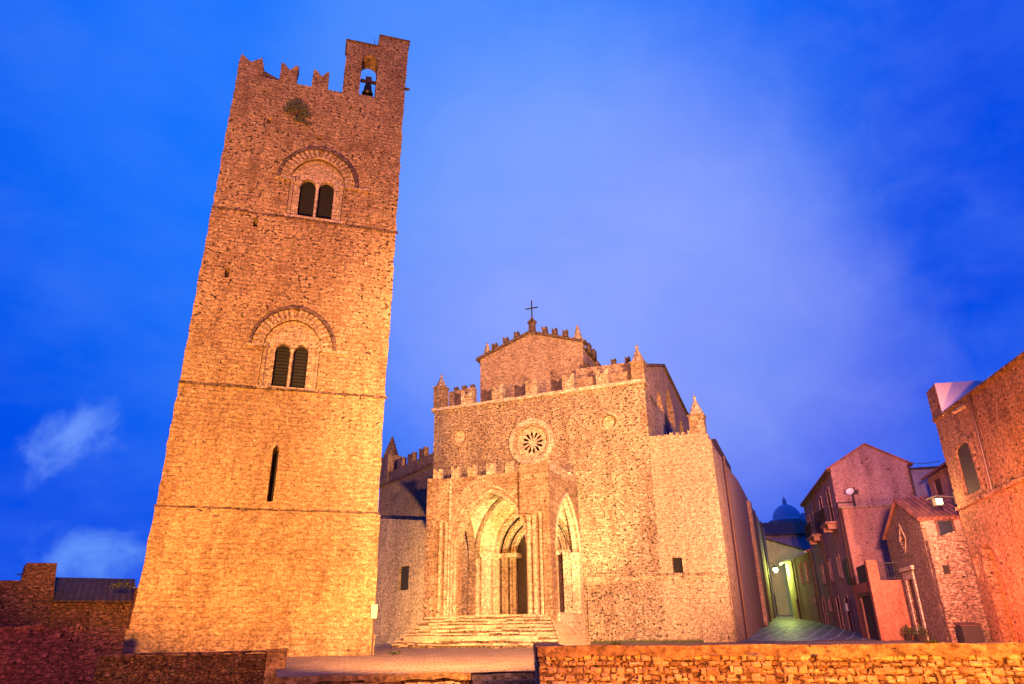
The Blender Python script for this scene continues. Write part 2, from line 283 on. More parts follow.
M_LEAF = plain('dusty_leaves', (0.055, 0.07, 0.025), 0.7, var=0.5, scale=9)
M_SIGN = plain('pale_sign_enamel', (0.6, 0.5, 0.32), 0.5, var=0.08)
M_RISER = stone('dark_step_riser', (0.12, 0.08, 0.05), (0.34, 0.25, 0.16), (0.06, 0.04, 0.03), 'rubble', 0.16, 0.08, 0.04, 0.9, 8, 0.9, 0.3)  # small gappy stones, darkened in colour for the shade under the nosings
M_PLAZA = paving('plaza_paving', (0.26, 0.18, 0.10), (0.42, 0.31, 0.19), (0.07, 0.05, 0.03), 0.34, 0.17, 0.35, (0.75, 0.95))
M_STREET = paving('street_paving', (0.10, 0.085, 0.09), (0.20, 0.17, 0.17), (0.55, 0.50, 0.47), 1.9, 0.8, -1.1, (0.35, 0.7), 0.06, 0.9)
M_GROUND = plain('dark_cobble_ground', (0.12, 0.09, 0.07), 0.9, var=0.4, scale=2.0, bump=0.6)
M_BASALT = stone('dark_basalt_slabs', (0.07, 0.05, 0.07), (0.16, 0.12, 0.14), (0.05, 0.04, 0.04), island=True, pits=0.6, pit_scale=9, bump=0.8)
M_LAMPG = glow('green_lamp_glow', (0.55, 1.0, 0.35), 30)
M_LAMPW = glow('warm_lamp_glow', (1.0, 0.72, 0.42), 14)

# ------------------------------------------------------------------ mesh builder
class MB:
    def __init__(s): s.v = []; s.f = []
    def add(s, vs, fs):
        b = len(s.v); s.v += [tuple(v) for v in vs]; s.f += [tuple(b + i for i in f) for f in fs]; return s
    def box(s, x0, x1, y0, y1, z0, z1, j=0.0):
        r = lambda: random.uniform(-j, j) if j else 0.0
        vs = [(x + r(), y + r(), z + r()) for x in (x0, x1) for y in (y0, y1) for z in (z0, z1)]
        return s.add(vs, [(0, 1, 3, 2), (4, 6, 7, 5), (0, 4, 5, 1), (2, 3, 7, 6), (0, 2, 6, 4), (1, 5, 7, 3)])
    def stone(s, x0, x1, y0, y1, z0, z1, j=0.015, bev=0.025):
        """rough block, its front (low y) face pillowed"""
        r = lambda: random.uniform(-j, j)
        bk = [(x0, y1, z0), (x1, y1, z0), (x1, y1, z1), (x0, y1, z1)]
        md = [(x0 + r(), y0 + bev + abs(r()), z0 + r()), (x1 + r(), y0 + bev + abs(r()), z0 + r()), (x1 + r(), y0 + bev + abs(r()), z1 + r()), (x0 + r(), y0 + bev + abs(r()), z1 + r())]
        w = min(bev * 1.3, (x1 - x0) * 0.3, (z1 - z0) * 0.3)
        fr = [(x0 + w + r(), y0 + r(), z0 + w + r()), (x1 - w + r(), y0 + r(), z0 + w + r()), (x1 - w + r(), y0 + r(), z1 - w + r()), (x0 + w + r(), y0 + r(), z1 - w + r())]
        q = lambda a, b: [(a + i, a + (i + 1) % 4, b + (i + 1) % 4, b + i) for i in range(4)]
        return s.add(bk + md + fr, q(4, 0) + q(8, 4) + [(8, 9, 10, 11)])
    def panel(s, outer, holes, a0, a1, axis='y'):
        """flat wall with openings, extruded from a0 to a1 along axis"""
        loops = [outer] + holes; flat = [p for l in loops for p in l]; n = len(flat)
        tris = tessellate_polygon([[Vector((p[0], p[1], 0)) for p in l] for l in loops])
        mk = (lambda p, a: (p[0], a, p[1])) if axis == 'y' else ((lambda p, a: (a, p[0], p[1])) if axis == 'x' else (lambda p, a: (p[0], p[1], a)))
        vs = [mk(p, a0) for p in flat] + [mk(p, a1) for p in flat]
        fs = [tuple(t) for t in tris] + [tuple(i + n for i in reversed(t)) for t in tris]
        b = 0
        for l in loops:
            m_ = len(l)
            for i in range(m_):
                j = (i + 1) % m_; fs.append((b + i, b + j, b + j + n, b + i + n))
            b += m_
        return s.add(vs, fs)
    def cyl(s, p0, p1, r0, r1=None, n=10, cap=True):
        p0 = Vector(p0); p1 = Vector(p1); r1 = r0 if r1 is None else r1
        ax = (p1 - p0).normalized(); t = Vector((1, 0, 0)) if abs(ax.x) < 0.9 else Vector((0, 1, 0)); a = ax.cross(t).normalized(); b = ax.cross(a)
        vs = [p0 + (a * math.cos(2 * math.pi * i / n) + b * math.sin(2 * math.pi * i / n)) * r0 for i in range(n)]
        vs += [p1 + (a * math.cos(2 * math.pi * i / n) + b * math.sin(2 * math.pi * i / n)) * r1 for i in range(n)]
        fs = [(i, (i + 1) % n, n + (i + 1) % n, n + i) for i in range(n)]
        if cap: fs += [tuple(range(n - 1, -1, -1)), tuple(range(n, 2 * n))]
        return s.add(vs, fs)
    def tube(s, pts, r, n=6):
        for a, b in zip(pts[:-1], pts[1:]): s.cyl(a, b, r, r, n)
        return s
    def lathe(s, prof, cx, cy, n=14):
        vs = []; fs = []
        for (r, z) in prof:
            for i in range(n): a = 2 * math.pi * i / n; vs.append((cx + r * math.cos(a), cy + r * math.sin(a), z))
        for k_ in range(len(prof) - 1):
            for i in range(n): j = (i + 1) % n; fs.append((k_ * n + i, k_ * n + j, (k_ + 1) * n + j, (k_ + 1) * n + i))
        fs += [tuple(range(n - 1, -1, -1)), tuple(range((len(prof) - 1) * n, len(prof) * n))]
        return s.add(vs, fs)
    def make(s, name, mat, parent=None, loc=(0, 0, 0), rotz=0.0, smooth=False, jitter=0.0, fix=True):
        me = bpy.data.meshes.new(name)
        v = s.v
        if jitter: v = [(x + noise.noise((x * 1.7, y * 1.7, z * 1.7)) * jitter, y + noise.noise((x * 1.7 + 9, y * 1.7, z * 1.7)) * jitter, z + noise.noise((x * 1.7, y * 1.7 + 5, z * 1.7)) * jitter) for x, y, z in v]
        me.from_pydata(v, [], s.f); me.update()
        if fix:
            bm = bmesh.new(); bm.from_mesh(me); bmesh.ops.recalc_face_normals(bm, faces=bm.faces); bm.to_mesh(me); bm.free()
        if smooth:
            for p in me.polygons: p.use_smooth = True
        me.materials.append(mat)
        o = bpy.data.objects.new(name, me); COL.objects.link(o)
        o.location = loc; o.rotation_euler = (0, 0, rotz)
        if parent: o.parent = parent
        return o

def thing(name, label, cat, fr=None, loc=None, yaw=0.0, group=None):
    o = bpy.data.objects.new(name, None); COL.objects.link(o); o.empty_display_size = 0.5
    if fr is not None and loc is None: o.location = fr.o; o.rotation_euler = (0, 0, -RAD(fr.yaw))
    elif fr is not None: o.location = fr.w(*loc); o.rotation_euler = (0, 0, -RAD(fr.yaw))
    else: o.location = loc; o.rotation_euler = (0, 0, -RAD(yaw))
    o['label'] = label; o['category'] = cat
    if group: o['group'] = group
    return o
def tag(o, label, cat, group=None):
    o['label'] = label; o['category'] = cat
    if group: o['group'] = group
    return o
def place(o, fr, loc):
    o.location = fr.w(*loc); o.rotation_euler = (0, 0, -RAD(fr.yaw)); return o

# arches: half width w, rise h about mid, springing at zs
def arc_pts(mid, w, h, zs, off=0.0, n=8):
    Rr = (w * w + h * h) / (2 * w); cxl = mid - w + Rr; rr = Rr + off
    a_end = math.acos(max(-1, min(1, (mid - cxl) / rr))); pts = []
    for i in range(n + 1):
        a = math.pi + (a_end - math.pi) * i / n; pts.append((cxl + rr * math.cos(a), zs + rr * math.sin(a)))
    return pts + [(2 * mid - p[0], p[1]) for p in reversed(pts[:-1])]
def opening(mid, w, h, zb, zs, off=0.0, n=8):
    return [(mid - w - off, zb)] + arc_pts(mid, w, h, zs, off, n) + [(mid + w + off, zb)]
def ring(mid, w, h, zb, zs, o0, o1, n=8):
    return opening(mid, w, h, zb, zs, o1, n) + list(reversed(opening(mid, w, h, zb, zs, o0, n)))
def archring(mid, w, h, zs, o0, o1, n=8):
    return arc_pts(mid, w, h, zs, o1, n) + list(reversed(arc_pts(mid, w, h, zs, o0, n)))
def circle(cx, cz, r, n=24): return [(cx + r * math.cos(2 * math.pi * i / n), cz + r * math.sin(2 * math.pi * i / n)) for i in range(n)]
def rect(x0, x1, z0, z1): return [(x0, z0), (x1, z0), (x1, z1), (x0, z1)]
def rough_line(p, q, step, j, rnd=random):
    n = max(1, int(math.hypot(q[0] - p[0], q[1] - p[1]) / step)); dx, dz = q[0] - p[0], q[1] - p[1]; L = math.hypot(dx, dz); nx, nz = -dz / L, dx / L; out = []
    for i in range(n):
        t = i / n; o = rnd.uniform(-j, j) if i else 0.0; out.append((p[0] + dx * t + nx * o, p[1] + dz * t + nz * o))
    return out
def rough_poly(pts, step=0.4, j=0.03):
    out = []
    for i in range(len(pts)): out += rough_line(pts[i], pts[(i + 1) % len(pts)], step, j)
    return out
def tail(x0, x1, z0, zt, notch, j=0.03):
    """swallow-tailed merlon outline"""
    m = (x0 + x1) / 2; r = lambda: random.uniform(-j, j)
    return [(x0, z0), (x1, z0), (x1 + r(), (z0 + zt) / 2), (x1 + r(), zt + r()), (x1 - (x1 - x0) * 0.16, zt + r() * 0.5), (m + r() * 2, zt - notch + r()), (x0 + (x1 - x0) * 0.16, zt + r() * 0.5), (x0 + r(), zt + r()), (x0 + r(), (z0 + zt) / 2)]

# ------------------------------------------------------------------ ground, plaza, street
def struct(o): o['kind'] = 'structure'; return o
def hplaza(x, y):
    if y < 46: return -0.86 + (y - 17) * 0.009
    return -0.6 + (y - 46) * 0.05 if y < 95 else 1.85
g = MB(); g.add([(-3000, -3000, -1.75), (3000, -3000, -1.75), (3000, 4000, -1.75), (-3000, 4000, -1.75)], [(0, 1, 2, 3)])
struct(g.make('ground', M_GROUND))
def sheet(name, mat, edge0, edge1, ny, dz, nx=24):
    """edge0/edge1: functions t -> (x, y) for the near and far edges"""
    m = MB(); vs = []; fs = []
    for j in range(ny + 1):
        for i in range(nx + 1):
            a = edge0(i / nx); b = edge1(i / nx); t = j / ny; x = a[0] + (b[0] - a[0]) * t; y = a[1] + (b[1] - a[1]) * t
            vs.append((x, y, hplaza(x, y) + dz + noise.noise((x * 0.6, y * 0.6, 0)) * 0.025))
    for j in range(ny):
        for i in range(nx): q = j * (nx + 1) + i; fs.append((q, q + 1, q + nx + 2, q + nx + 1))
    return struct(m.add(vs, fs).make(name, mat, smooth=True))
sheet('plaza', M_PLAZA, lambda t: (-5.3 + 5.75 * t, 16.75 + 0.78 * t), lambda t: (-15 + 47 * t, 45.99), 30, 0)
sheet('plaza_left', M_PLAZA, lambda t: (-34 + 27.5 * t, (24.6 if -34 + 27.5 * t < -11 else 19.2 + 0.434 * (-34 + 27.5 * t + 10.1))), lambda t: (-50 + 35 * t, 45.99), 20, -0.01)
sheet('plaza_right', M_PLAZA, lambda t: (0.5 + 29.5 * t, 13.2 - 1.0 * t), lambda t: (0.5 + 49.5 * t, 46.0), 24, -0.015)
sheet('street', M_STREET, lambda t: (10.5 + 14 * t, 39.0), lambda t: (22 + 30 * t, 110), 50, 0.02)

# ------------------------------------------------------------------ bell tower
T = thing('bell_tower', 'tall square medieval stone bell tower with swallow-tailed battlements and two arched double windows', 'tower', F_TOWER)
zt = 25.95; ZB = -1.75
def side_edges():
    left = rough_line((-4.02, zt), (-4.05, ZB), 0.33, 0.035); right = rough_line((4.25, ZB), (4.3, zt), 0.33, 0.03)
    return left + right
outer = side_edges() + [(4.3, zt)]
win1 = opening(0.42, 1.28, 1.45, 18.12, 20.1); win2 = opening(0.17, 1.2, 1.35, 9.62, 11.45)
slit = [(-0.1, 4.85), (0.14, 4.85), (0.14, 6.95), (0.02, 7.15), (-0.1, 6.95)]
holes = [win1, win2, slit] + [rect(x - w, x + w, z - h, z + h) for x, z, w, h in ((-2.1, 17.45, 0.09, 0.22), (-2.2, 23.37, 0.09, 0.17), (-2.64, 25.15, 0.08, 0.08),
        (1.63, 25.06, 0.09, 0.09), (0.24, 22.78, 0.13, 0.09), (-2.94, 14.74, 0.09, 0.24), (2.9, 14.9, 0.07, 0.07), (-3.0, 21.4, 0.07, 0.07), (3.3, 22.6, 0.07, 0.07), (2.9, 2.6, 0.09, 0.04), (-2.4, 1.5, 0.1, 0.04))]
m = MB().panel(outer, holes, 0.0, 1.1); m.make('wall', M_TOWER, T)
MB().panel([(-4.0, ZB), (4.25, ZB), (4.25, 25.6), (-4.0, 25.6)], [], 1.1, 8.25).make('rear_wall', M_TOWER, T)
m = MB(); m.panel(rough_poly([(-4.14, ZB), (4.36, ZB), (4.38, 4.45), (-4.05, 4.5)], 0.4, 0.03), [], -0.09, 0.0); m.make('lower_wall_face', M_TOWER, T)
MB().panel(rough_poly([(-4.25, ZB), (4.45, ZB), (4.45, -0.05), (-4.2, 0.25)], 0.5, 0.02), [], -0.2, -0.09).make('plinth', M_TOWER, T)
def course(z, x0, x1, nm='string_course', pr=0.13, hh=0.14, gap=0.12, mat=None):
    m = MB(); x = x0
    while x < x1 - 0.05:
        w = random.uniform(0.22, 0.6); e = min(x + w, x1)
        q_ = 0.3 if random.random() < gap else 1.0; m.box(x, e + 0.004, -pr * q_ * random.uniform(0.5, 1.1), 0.03, z + random.uniform(-0.02, 0.02), z + hh * random.uniform(0.7, 1.1), 0.012)
        x = e
    return m.make(nm, mat or M_DARKST, T)
course(4.5, -4.1, 4.35, pr=0.1, gap=0.5, hh=0.07); course(9.47, -4.05, 4.38, pr=0.12, hh=0.1, gap=0.3); course(17.92, -4.05, 4.4, pr=0.1, hh=0.1, gap=0.35)
course(11.36, 1.42, 2.5, 'impost_ledge', gap=0, mat=M_TRIM); course(11.36, -1.7, -1.05, 'impost_ledge', gap=0, mat=M_TRIM); course(20.02, -1.55, -0.9, 'impost_ledge', gap=0, mat=M_TRIM); course(20.02, 1.72, 2.9, 'impost_ledge', gap=0.2, mat=M_TRIM)
def bifora(mid, zb, zs, w, h, lw):
    b = MB().panel(opening(mid, w, h, zb, zs), [opening(mid - lw - 0.07, lw, lw * 1.25, zb + 0.06, zs - 0.12, n=6), opening(mid + lw + 0.07, lw, lw * 1.25, zb + 0.06, zs - 0.12, n=6)], 0.18, 0.42).make('double_window', M_TRIM, T)
    lv = MB().box(mid - w + 0.05, mid + w - 0.05, 0.62, 0.7, zb, zs + lw + 0.3)
    for i in range(14):
        z = zb + 0.12 + i * (zs + lw - zb) / 14; lv.add([(mid - w + 0.1, 0.5, z), (mid + w - 0.1, 0.5, z), (mid + w - 0.1, 0.6, z + 0.07), (mid - w + 0.1, 0.6, z + 0.07)], [(0, 1, 2, 3)])
    lv.make('louvre', M_LOUV, b, fix=False)
    MB().cyl((mid, 0.14, zb + 0.1), (mid, 0.14, zs - 0.2), 0.055, 0.055, 8).cyl((mid, 0.14, zs - 0.2), (mid, 0.14, zs - 0.02), 0.06, 0.12, 8).cyl((mid, 0.14, zb), (mid, 0.14, zb + 0.12), 0.1, 0.07, 8).make('colonnette', M_PALE, b)
    for s in (-1, 1):
        MB().cyl((mid + s * (w - 0.12), 0.07, zb), (mid + s * (w - 0.12), 0.07, zs), 0.06, 0.06, 8).box(mid + s * (w - 0.12) - 0.1, mid + s * (w - 0.12) + 0.1, -0.03, 0.18, zs - 0.05, zs + 0.12).make('jamb_shaft', M_TRIM, b)
    v = MB(); Rr = (w * w + h * h) / (2 * w)
    for side in (-1, 1):
        cx = mid + side * (w - Rr) * 1.0; cx = mid - side * (Rr - w) if False else mid + side * w - side * Rr
        a_end = math.acos((mid - (mid - w + Rr)) / Rr); nst = 11
        for i in range(nst):
            a0 = (math.pi - a_end) * i / nst; a1 = (math.pi - a_end) * (i + 0.62) / nst
            r0, r1 = Rr + 0.03, Rr + 0.46; yy = -random.uniform(0.08, 0.13)
            P = [(cx + side * r * math.cos(a), zs + r * math.sin(a)) for r, a in ((r0, a0), (r1, a0), (r1, a1), (r0, a1))]
            v.panel(P, [], yy, 0.02)
    v.make('voussoirs', M_TRIM, b)
    MB().panel(archring(mid, w, h, zs, 0.48, 0.62), [], -0.18, 0.015).make('hood_mould', M_DARKST, b)
    MB().panel(archring(mid, w, h, zs, 0.0, 0.06), [], -0.05, 0.2).make('inner_moulding', M_TRIM, b)
    MB().box(mid - w - 0.05, mid + w + 0.05, -0.06, 0.3, zb - 0.1, zb + 0.02).make('sill', M_TRIM, b)
bifora(0.42, 18.12, 20.1, 1.28, 1.45, 0.36); bifora(0.17, 9.62, 11.45, 1.2, 1.35, 0.31)
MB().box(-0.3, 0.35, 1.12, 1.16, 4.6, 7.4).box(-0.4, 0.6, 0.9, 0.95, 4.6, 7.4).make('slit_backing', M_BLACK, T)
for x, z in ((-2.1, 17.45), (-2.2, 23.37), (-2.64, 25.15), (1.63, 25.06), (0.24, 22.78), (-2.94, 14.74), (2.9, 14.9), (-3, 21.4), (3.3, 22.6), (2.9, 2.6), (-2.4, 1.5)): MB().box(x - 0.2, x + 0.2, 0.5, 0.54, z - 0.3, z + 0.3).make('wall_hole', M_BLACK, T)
# battlements
m = MB(); m.panel([(-4.05, zt), (-2.85, zt), (-2.85, 26.6), (-3.0, 27.2), (-3.5, 26.8), (-4.0, 27.2), (-4.06, 26.6)], [], 0.0, 0.55); m.make('merlon', M_TOWER, T)
MB().panel(tail(-2.06, -1.2, zt, 27.12, 0.34), [], 0, 0.55).make('merlon', M_TOWER, T)
MB().panel(tail(-0.46, 0.36, zt, 27.1, 0.36), [], 0, 0.55).make('merlon', M_TOWER, T)
MB().panel([(-2.85, zt), (-2.06, zt), (-2.06, 26.12), (-2.85, 26.5)], [], 0.12, 0.5).make('parapet_infill', M_DARKST, T)
for yy in (2.4, 4.2, 6.0, 7.6):
    MB().panel(tail(yy - 0.42, yy + 0.42, 25.6, 26.9, 0.34), [], -4.0, -3.5, 'x').make('merlon', M_TOWER, T)
    MB().panel(tail(yy - 0.42, yy + 0.42, 25.6, 26.9, 0.34), [], 3.75, 4.25, 'x').make('merlon', M_TOWER, T)
bc = rough_poly([(1.1, zt), (4.3, zt), (4.36, 30.42), (2.74, 30.3), (2.72, 29.62), (1.08, 29.5)], 0.35, 0.022)
MB().panel(bc, [opening(2.36, 0.42, 0.42, 26.05, 28.45, n=8)], 0.0, 1.05).make('bellcote', M_TOWER, T)
MB().box(2.72, 4.42, -0.06, 1.1, 30.34, 30.44, 0.01).make('coping', M_DARKST, T)
MB().box(1.0, 2.7, -0.06, 1.1, 29.52, 29.62, 0.01).make('coping', M_DARKST, T)
MB().cyl((4.28, 0.3, 27.25), (4.55, 0.2, 27.2), 0.09, 0.07).make('spout', M_DARKST, T)
MB().cyl((2.55, 0.5, 29.5), (2.52, 0.5, 30.6), 0.02, 0.015, 6).make('lightning_rod', M_IRON, T)
be = thing('church_bell', 'dark bronze bell hanging in the arched opening at the top of the tower', 'bell', F_TOWER, (2.38, 0.5, 0))
MB().lathe([(0.30, 26.62), (0.27, 26.68), (0.21, 26.85), (0.19, 27.1), (0.15, 27.25), (0.05, 27.3)], 0, 0, 16).make('bell_body', M_BRONZE, be, smooth=True)
MB().box(-0.42, 0.42, -0.07, 0.07, 27.38, 27.52).box(-0.16, 0.16, -0.08, 0.08, 27.52, 27.75).cyl((0, 0, 27.25), (0, 0, 27.4), 0.06).make('headstock', M_WOOD, be)
MB().lathe([(0.02, 26.75), (0.06, 26.55), (0.05, 26.48), (0.01, 26.45)], 0, 0, 8).make('clapper', M_IRON, be)
gr = MB()
for s in (-1, 1): gr.tube([(s * 0.4, -0.1, 26.3), (s * 0.15, -0.1, 26.42), (-s * 0.3, -0.1, 26.15)], 0.02)
gr.make('bracket', M_IRON, be)

def leaf_clump(n, r, h, seed, up=0.6):
    rnd = random.Random(seed); m = MB()
    for i in range(n):
        a = rnd.uniform(0, 6.28); rr = r * rnd.random() ** 0.6; z = h * rnd.random() * (1 - 0.5 * rr / r)
        c = Vector((rr * math.cos(a), rr * math.sin(a) * 0.8, z)); s = rnd.uniform(0.02, 0.05)
        d1 = Vector((rnd.uniform(-1, 1), rnd.uniform(-1, 1), rnd.uniform(-0.2, 1))).normalized() * s * 1.6; d2 = d1.cross(Vector((rnd.uniform(-1, 1), rnd.uniform(-1, 1), 1))).normalized() * s * 0.6
        m.add([c - d1, c + d2, c + d1, c - d2], [(0, 1, 2, 3)])
    return m
def plant(fr, loc, n, r, h, seed, label, name='wall_plant', cat='plant', sway=0):
    p = thing(name, label, cat, fr, loc)
    leaf_clump(n, r, h, seed).make('foliage', M_LEAF, p, fix=False)
    st = MB(); rnd = random.Random(seed)
    for i in range(6): st.cyl((0, 0.05, -0.03), (rnd.uniform(-r, r) * 0.7, rnd.uniform(-r, r) * 0.5, h * rnd.uniform(0.5, 0.95)), 0.014, 0.005, 5)
    st.make('stem', M_WOOD, p); return p
SHB = thing('wall_plant', 'dry dark shrub growing out of the masonry high on the tower', 'plant', F_TOWER, (-0.95, -0.08, 23.7))
m = MB()
for cx_, cz_, r_, n_ in ((0.0, 0.45, 0.5, 420), (-0.45, 0.3, 0.3, 160), (0.35, 0.15, 0.3, 170), (0.15, -0.2, 0.3, 170), (-0.1, 0.95, 0.26, 90), (0.55, -0.3, 0.2, 70), (-0.3, 0.7, 0.3, 120)):
    q_ = leaf_clump(n_, r_, r_ * 1.1, int(100 + cx_ * 50 + n_)); m.add([(a + cx_, b * 0.45 - 0.05, c + cz_) for a, b, c in q_.v], q_.f)
m.make('foliage', M_LEAF, SHB, fix=False)
m = MB(); rnd = random.Random(3)
for i in range(16): a = rnd.uniform(0, 6.28); m.cyl((0, 0.08, 0.3), (0.75 * math.cos(a) * rnd.uniform(0.6, 1.1), -0.12, 0.35 + 0.8 * math.sin(a) * rnd.uniform(0.6, 1.1)), 0.016, 0.006, 5)
m.make('stem', M_WOOD, SHB)

# ------------------------------------------------------------------ church
CH = thing('church', 'medieval stone church with a pointed-arch porch, rose window and battlemented gable', 'church', F_CHURCH)
def part(mb, name, mat, parent=None, **kw): return mb.make(name, mat, parent or CH, **kw)
ROSE = (-10.84, 11.07)
facade = rough_poly([(-18.05, -1.2), (-3.45, -1.2), (-3.4, 14.1), (-17.95, 14.1)], 0.5, 0.02)
fh = [circle(ROSE[0], ROSE[1], 1.15, 32), circle(-15.96, 11.98, 0.5), circle(-5.75, 11.76, 0.5), opening(-10.95, 2.55, 2.9, 0.8, 4.3)]
part(MB().panel(facade, fh, 0, 1.0), 'front_wall', M_FACADE)
part(MB().box(-17.9, -3.5, 1.0, 2.0, -1, 4).box(-17.9, -3.5, 2.0, 46, -1, 13.9), 'body', M_SIDE)
part(MB().panel(rough_poly([(-18.15, 13.98), (-3.3, 13.98), (-3.3, 14.2), (-18.15, 14.2)], 0.6, 0.02), [], -0.14, 1.1), 'cornice', M_PALE)
for i, x in enumerate((-15.56, -13.25, -10.82, -8.27, -6.0)):
    part(MB().panel(tail(x - 0.4, x + 0.4, 14.2, 15.28, 0.36, 0.02), [], 0.05, 0.5), 'merlon', M_MERLON)
# set-back parapets
part(MB().panel(rough_poly([(-17.9, 14.0), (-15.9, 14.0), (-15.9, 16.1), (-17.9, 16.0)], 0.5, 0.02), [], 1.9, 2.4), 'aisle_parapet', M_GABLE)
part(MB().panel(rough_poly([(-8.3, 14.0), (-3.9, 14.0), (-3.9, 16.2), (-8.3, 16.3)], 0.5, 0.02), [], 1.95, 2.45), 'aisle_parapet', M_GABLE)
for x in (-17.4, -16.75, -16.1): part(MB().panel(tail(x - 0.14, x + 0.14, 16.02, 16.38, 0.08, 0.02), [], 2.0, 2.3), 'merlon', M_DARKST)
for x in (-7.6, -6.9, -5.7, -4.75): part(MB().panel(tail(x - 0.17, x + 0.17, 16.18, 16.68, 0.1, 0.02), [], 2.05, 2.35), 'merlon', M_DARKST)
part(MB().box(-5.9, -5.55, 1.5, 1.95, 14, 15.4), 'roof_stub', M_DARKST)
# nave gable
YG = 3.0
gp = [(-15.9, 13.9), (-8.0, 13.9), (-8.0, 18.62), (-11.9, 19.98), (-15.9, 18.62)]
part(MB().panel(rough_poly(gp, 0.6, 0.015), [circle(-9.0, 17.45, 0.09, 8)], YG, YG + 0.6), 'nave_gable', M_GABLE)
part(MB().box(-9.3, -8.7, YG + 0.3, YG + 0.34, 17.2, 17.7), 'gable_hole_backing', M_BLACK)
cop = [(-16.2, 18.5), (-11.9, 19.98), (-7.75, 18.52), (-7.75, 18.72), (-11.9, 20.2), (-16.2, 18.72)]
part(MB().panel(cop, [], YG - 0.16, YG + 0.62), 'gable_coping', M_DARKST)
def gz(x): return 20.18 - abs(x + 11.95) * 0.345
for x in (-14.85, -13.95, -13.05, -10.85, -10.1, -9.3):
    part(MB().panel(tail(x - 0.19, x + 0.19, gz(x) - 0.15, gz(x) + 0.62, 0.14, 0.02), [], YG + 0.1, YG + 0.4), 'merlon', M_DARKST)
part(MB().box(-16.0, -8.15, YG + 0.6, 44, 13.9, 18.4), 'nave_wall', M_GABLE)
part(MB().add([(-16.3, YG + 0.62, 18.42), (-12.05, YG + 0.62, 19.9), (-7.9, YG + 0.62, 18.42), (-16.3, 44.2, 18.42), (-12.05, 44.2, 19.9), (-7.9, 44.2, 18.42)], [(0, 1, 4, 3), (1, 2, 5, 4), (3, 4, 5), (2, 0, 3, 5), (0, 2, 1)]), 'nave_roof', M_TILED)
for yy in (4.6, 5.9): part(MB().panel(tail(yy - 0.25, yy + 0.25, 18.4, 19.1, 0.15, 0.02), [], -8.12, -7.86, 'x'), 'merlon', M_DARKST)
def pinnacle(x, y, zb, zw, zc, half, seed=0, ball=True):
    p = part(MB().box(x - half, x + half, y - half, y + half, zb, zw, 0.015).box(x - half - 0.06, x + half + 0.06, y - half - 0.06, y + half + 0.06, zw, zw + 0.09), 'pinnacle', M_PALE if seed else M_PORCH)
    c = MB().cyl((x, y, zw + 0.09), (x, y, zc), half * 1.12, 0.06, 8)
    for i in range(4):
        z = zw + 0.2 + i * (zc - zw - 0.3) / 4.5; r = half * (1 - (z - zw) / (zc - zw)) + 0.02
        c.cyl((x, y, z), (x, y, z + 0.045), r + 0.035, r + 0.015, 8)
    c.make('spire', M_MERLON, p)
    if ball: MB().lathe([(0.03, zc - 0.03), (0.09, zc + 0.04), (0.1, zc + 0.12), (0.05, zc + 0.2), (0.02, zc + 0.27)], x, y, 8).make('finial', M_MERLON, p)
    return p
# corner finials
pinnacle(-3.72, 0.42, 13.9, 15.35, 16.45, 0.42)
pinnacle(-17.72, 0.42, 13.9, 15.75, 16.6, 0.38)
pinnacle(-15.5, YG + 0.35, 18.6, 18.85, 20.0, 0.3, ball=False)
pinnacle(-8.42, YG + 0.35, 18.4, 18.85, 20.15, 0.34, ball=False)
pinnacle(-0.55, 0.45, 9.9, 11.5, 12.62, 0.43)
ped = part(MB().cyl((-11.85, YG + 0.3, 20.0), (-11.85, YG + 0.3, 20.95), 0.3, 0.27, 8).cyl((-11.85, YG + 0.3, 20.95), (-11.85, YG + 0.3, 21.05), 0.36, 0.36, 8).cyl((-11.85, YG + 0.3, 21.05), (-11.85, YG + 0.3, 21.4), 0.26, 0.06, 8), 'cross_pedestal', M_DARKST)
MB().box(-11.89, -11.81, YG + 0.27, YG + 0.33, 21.3, 22.72).box(-12.28, -11.42, YG + 0.27, YG + 0.33, 22.13, 22.21).cyl((-11.85, YG + 0.3, 22.7), (-11.85, YG + 0.3, 22.82), 0.05, 0.03, 6).cyl((-12.34, YG + 0.3, 22.17), (-12.26, YG + 0.3, 22.17), 0.05, 0.05, 6).cyl((-11.44, YG + 0.3, 22.17), (-11.36, YG + 0.3, 22.17), 0.05, 0.05, 6).make('iron_cross', M_IRON, ped)
# rose window
pet = []
for i in range(12):
    a = 2 * math.pi * i / 12 + 0.1; ca, sa = math.cos(a), math.sin(a)
    prof = [(0.17, 0.0), (0.42, 0.062), (0.6, 0.088), (0.68, 0.06), (0.71, 0.0), (0.68, -0.06), (0.6, -0.088), (0.42, -0.062)]
    pet.append([(ROSE[0] + r * ca - t * sa, ROSE[1] + r * sa + t * ca) for r, t in prof])
for i in range(16):
    a = 2 * math.pi * i / 16; pet.append(circle(ROSE[0] + 0.95 * math.cos(a), ROSE[1] + 0.95 * math.sin(a), 0.035, 6))
rw = part(MB().panel(circle(ROSE[0], ROSE[1], 1.16, 40), pet, 0.16, 0.22), 'rose_window', M_PALE)
MB().panel(circle(ROSE[0], ROSE[1], 1.14), [], 0.8, 0.82).make('dark_glass', M_BLACK, rw)
MB().panel(circle(ROSE[0], ROSE[1], 1.52, 48), [circle(ROSE[0], ROSE[1], 1.2, 48)], -0.16, 0.02).make('outer_moulding', M_PALE, rw)
MB().panel(circle(ROSE[0], ROSE[1], 1.2, 48), [circle(ROSE[0], ROSE[1], 1.06, 48)], -0.06, 0.17).make('inner_moulding', M_TRIM, rw)
MB().panel(circle(ROSE[0], ROSE[1], 0.82, 48), [circle(ROSE[0], ROSE[1], 0.75, 48)], 0.1, 0.165).make('tracery_ring', M_PALE, rw)
